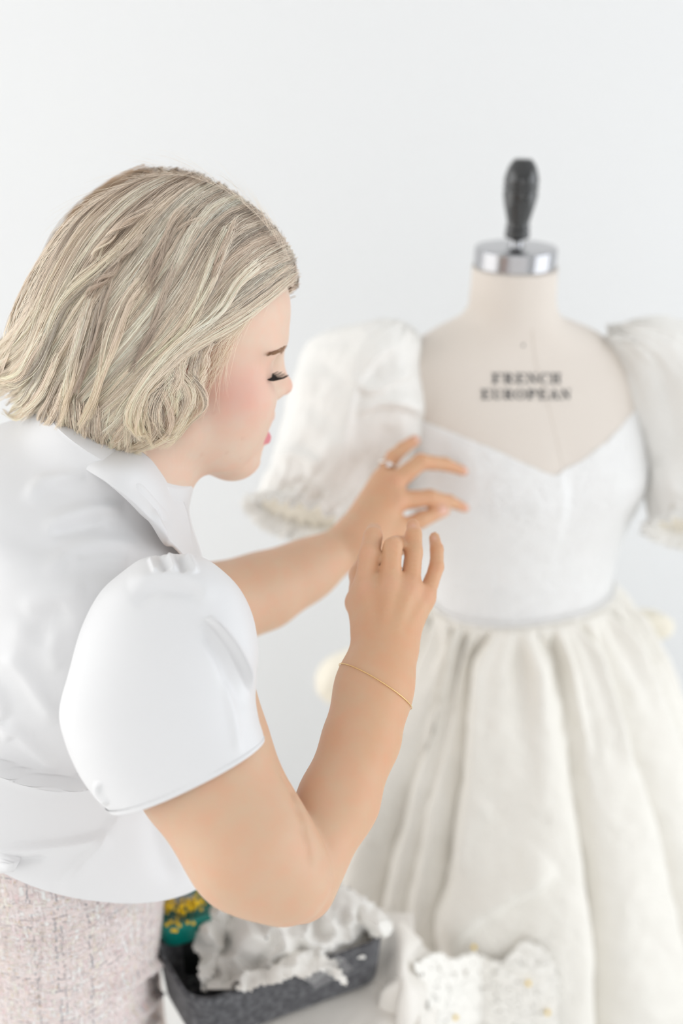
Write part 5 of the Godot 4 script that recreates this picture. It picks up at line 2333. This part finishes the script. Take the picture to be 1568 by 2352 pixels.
func build_pin_dish() -> void:
	var c := on_plane(422, 2062, 0.852)
	var foot := Vector3(c.x, BASKET_Y + 0.0055, c.z)
	var dish := thing("pin_dish", "teal rounded-square magnetic pin dish full of yellow-headed pins, in the felt tray", "pin dish", foot)
	dish.basis = basket_b
	var teal := mat("teal plastic", Color(0.0, 0.50, 0.455), 0.35, {"clearcoat_enabled": true, "clearcoat": 0.3})
	var top := 0.852 - foot.y
	var mb := MB.new()
	var per := 72
	var prof := [[0.028, top - 0.032], [0.034, top - 0.031], [0.0365, top - 0.027], [0.0375, top - 0.010], [0.037, top - 0.003], [0.0355, top], [0.033, top - 0.0005], [0.031, top - 0.004], [0.022, top - 0.010], [0.010, top - 0.013], [0.001, top - 0.0135]]
	var pts := PackedVector3Array()
	for q in prof:
		for i in per:
			pts.append(rounded(TAU * i / per, q[0], q[0], minf(q[0] * 0.55, 0.018)) + Vector3(0, q[1], 0))
	mb.grid(per, prof.size(), pts, true, true)
	put("bowl", mb.mesh(), teal, dish)
	mb = MB.new()
	lathe(mb, [Vector2(0, top - 0.031), Vector2(0.027, top - 0.031), Vector2(0.031, 0.0), Vector2(0, 0)], 32)
	put("foot", mb.mesh(), mat("dark grey plastic", Color(0.16, 0.17, 0.17), 0.6), dish)
	# pins
	var proto: Node3D = null
	for i in 84:
		var p: Node3D
		if proto == null:
			proto = make_pin()
			p = proto
		else:
			p = proto.duplicate()
			p.name = numbered("pin", self)
			add_child(p)
		var cl := rng.randi() % 3
		var at := Vector2(c.x, c.z)
		var ang := rng.randf() * TAU
		var rad := rng.randf_range(0.014, 0.034)
		if cl > 0:
			ang = deg_to_rad(rng.randf_range(10, 170))
			rad = rng.randf_range(0.012, 0.026)
		var head := Vector3(at.x + cos(ang) * rad, 0.852 + rng.randf_range(-0.004, 0.010), at.y + sin(ang) * rad)
		if i < 8:
			head = on_plane([383, 392, 405, 412, 404, 396, 431, 444][i], [2124, 2118, 2119, 2126, 2138, 2137, 2119, 2121][i], 0.856)
		var tip := Vector3(at.x - cos(ang) * 0.012 + rng.randf_range(-0.006, 0.006), 0.846, at.y - sin(ang) * 0.012 + rng.randf_range(-0.006, 0.006))
		place_pin(p, head, tip)
		tag(p, "pin with a round yellow head lying in the teal pin dish", "pin", "yellow-headed pins in the teal dish")


func make_pin() -> Node3D:            # along -z from its head
	var p := Node3D.new()
	p.name = numbered("pin", self)
	add_child(p)
	var s := SphereMesh.new()
	s.radius = 0.0021
	s.height = 0.0042
	s.radial_segments = 12
	s.rings = 6
	put("pin_head", s, mat("yellow plastic", Color(0.96, 0.80, 0.07), 0.3), p)
	var mb := MB.new()
	tube(mb, [Vector3.ZERO, Vector3(0, 0, -0.030), Vector3(0, 0, -0.034)], [0.0003, 0.0003, 0.00005], 5, false)
	put("needle", mb.mesh(), mat("steel", Color(0.78, 0.78, 0.78), 0.3, {"metallic": 1.0}), p)
	return p


func place_pin(p: Node3D, head: Vector3, tip: Vector3) -> void:
	p.look_at_from_position(head, tip, Vector3.UP if absf((tip - head).normalized().y) < 0.95 else Vector3.RIGHT)


func build_small_things() -> void:
	# pins through the lace of the skirt
	var list := [
		[1088, 2176, 1050, 2200, "yellow-headed pin slanting through the top of the pinned lace on the dress skirt"],
		[1213, 2259, 1165, 2253, "amber-headed pin lying level in the lace at the skirt's front fold"],
		[1257, 2326, 1215, 2330, "yellow-headed pin at the right edge of the skirt lace near the frame's bottom"],
		[1046, 2337, 1030, 2322, "yellow-headed pin low on the left lace edge of the dress skirt"]]
	for q in list:
		var p := make_pin()
		var a := lace_at(q[0], q[1])
		var b := lace_at(q[2], q[3])
		place_pin(p, a + (EYE - a).normalized() * 0.012, b + (EYE - b).normalized() * 0.003)
		p.scale = Vector3.ONE * 1.4
		tag(p, q[4], "pin")
	var p := make_pin()
	var a := form_hit(952, 772, 0.004)
	place_pin(p, a + Vector3(-0.002, 0.004, 0.004), a + Vector3(0.01, -0.03, -0.005))
	tag(p, "yellow-headed pin holding the puff sleeve to the dress form's shoulder", "pin")
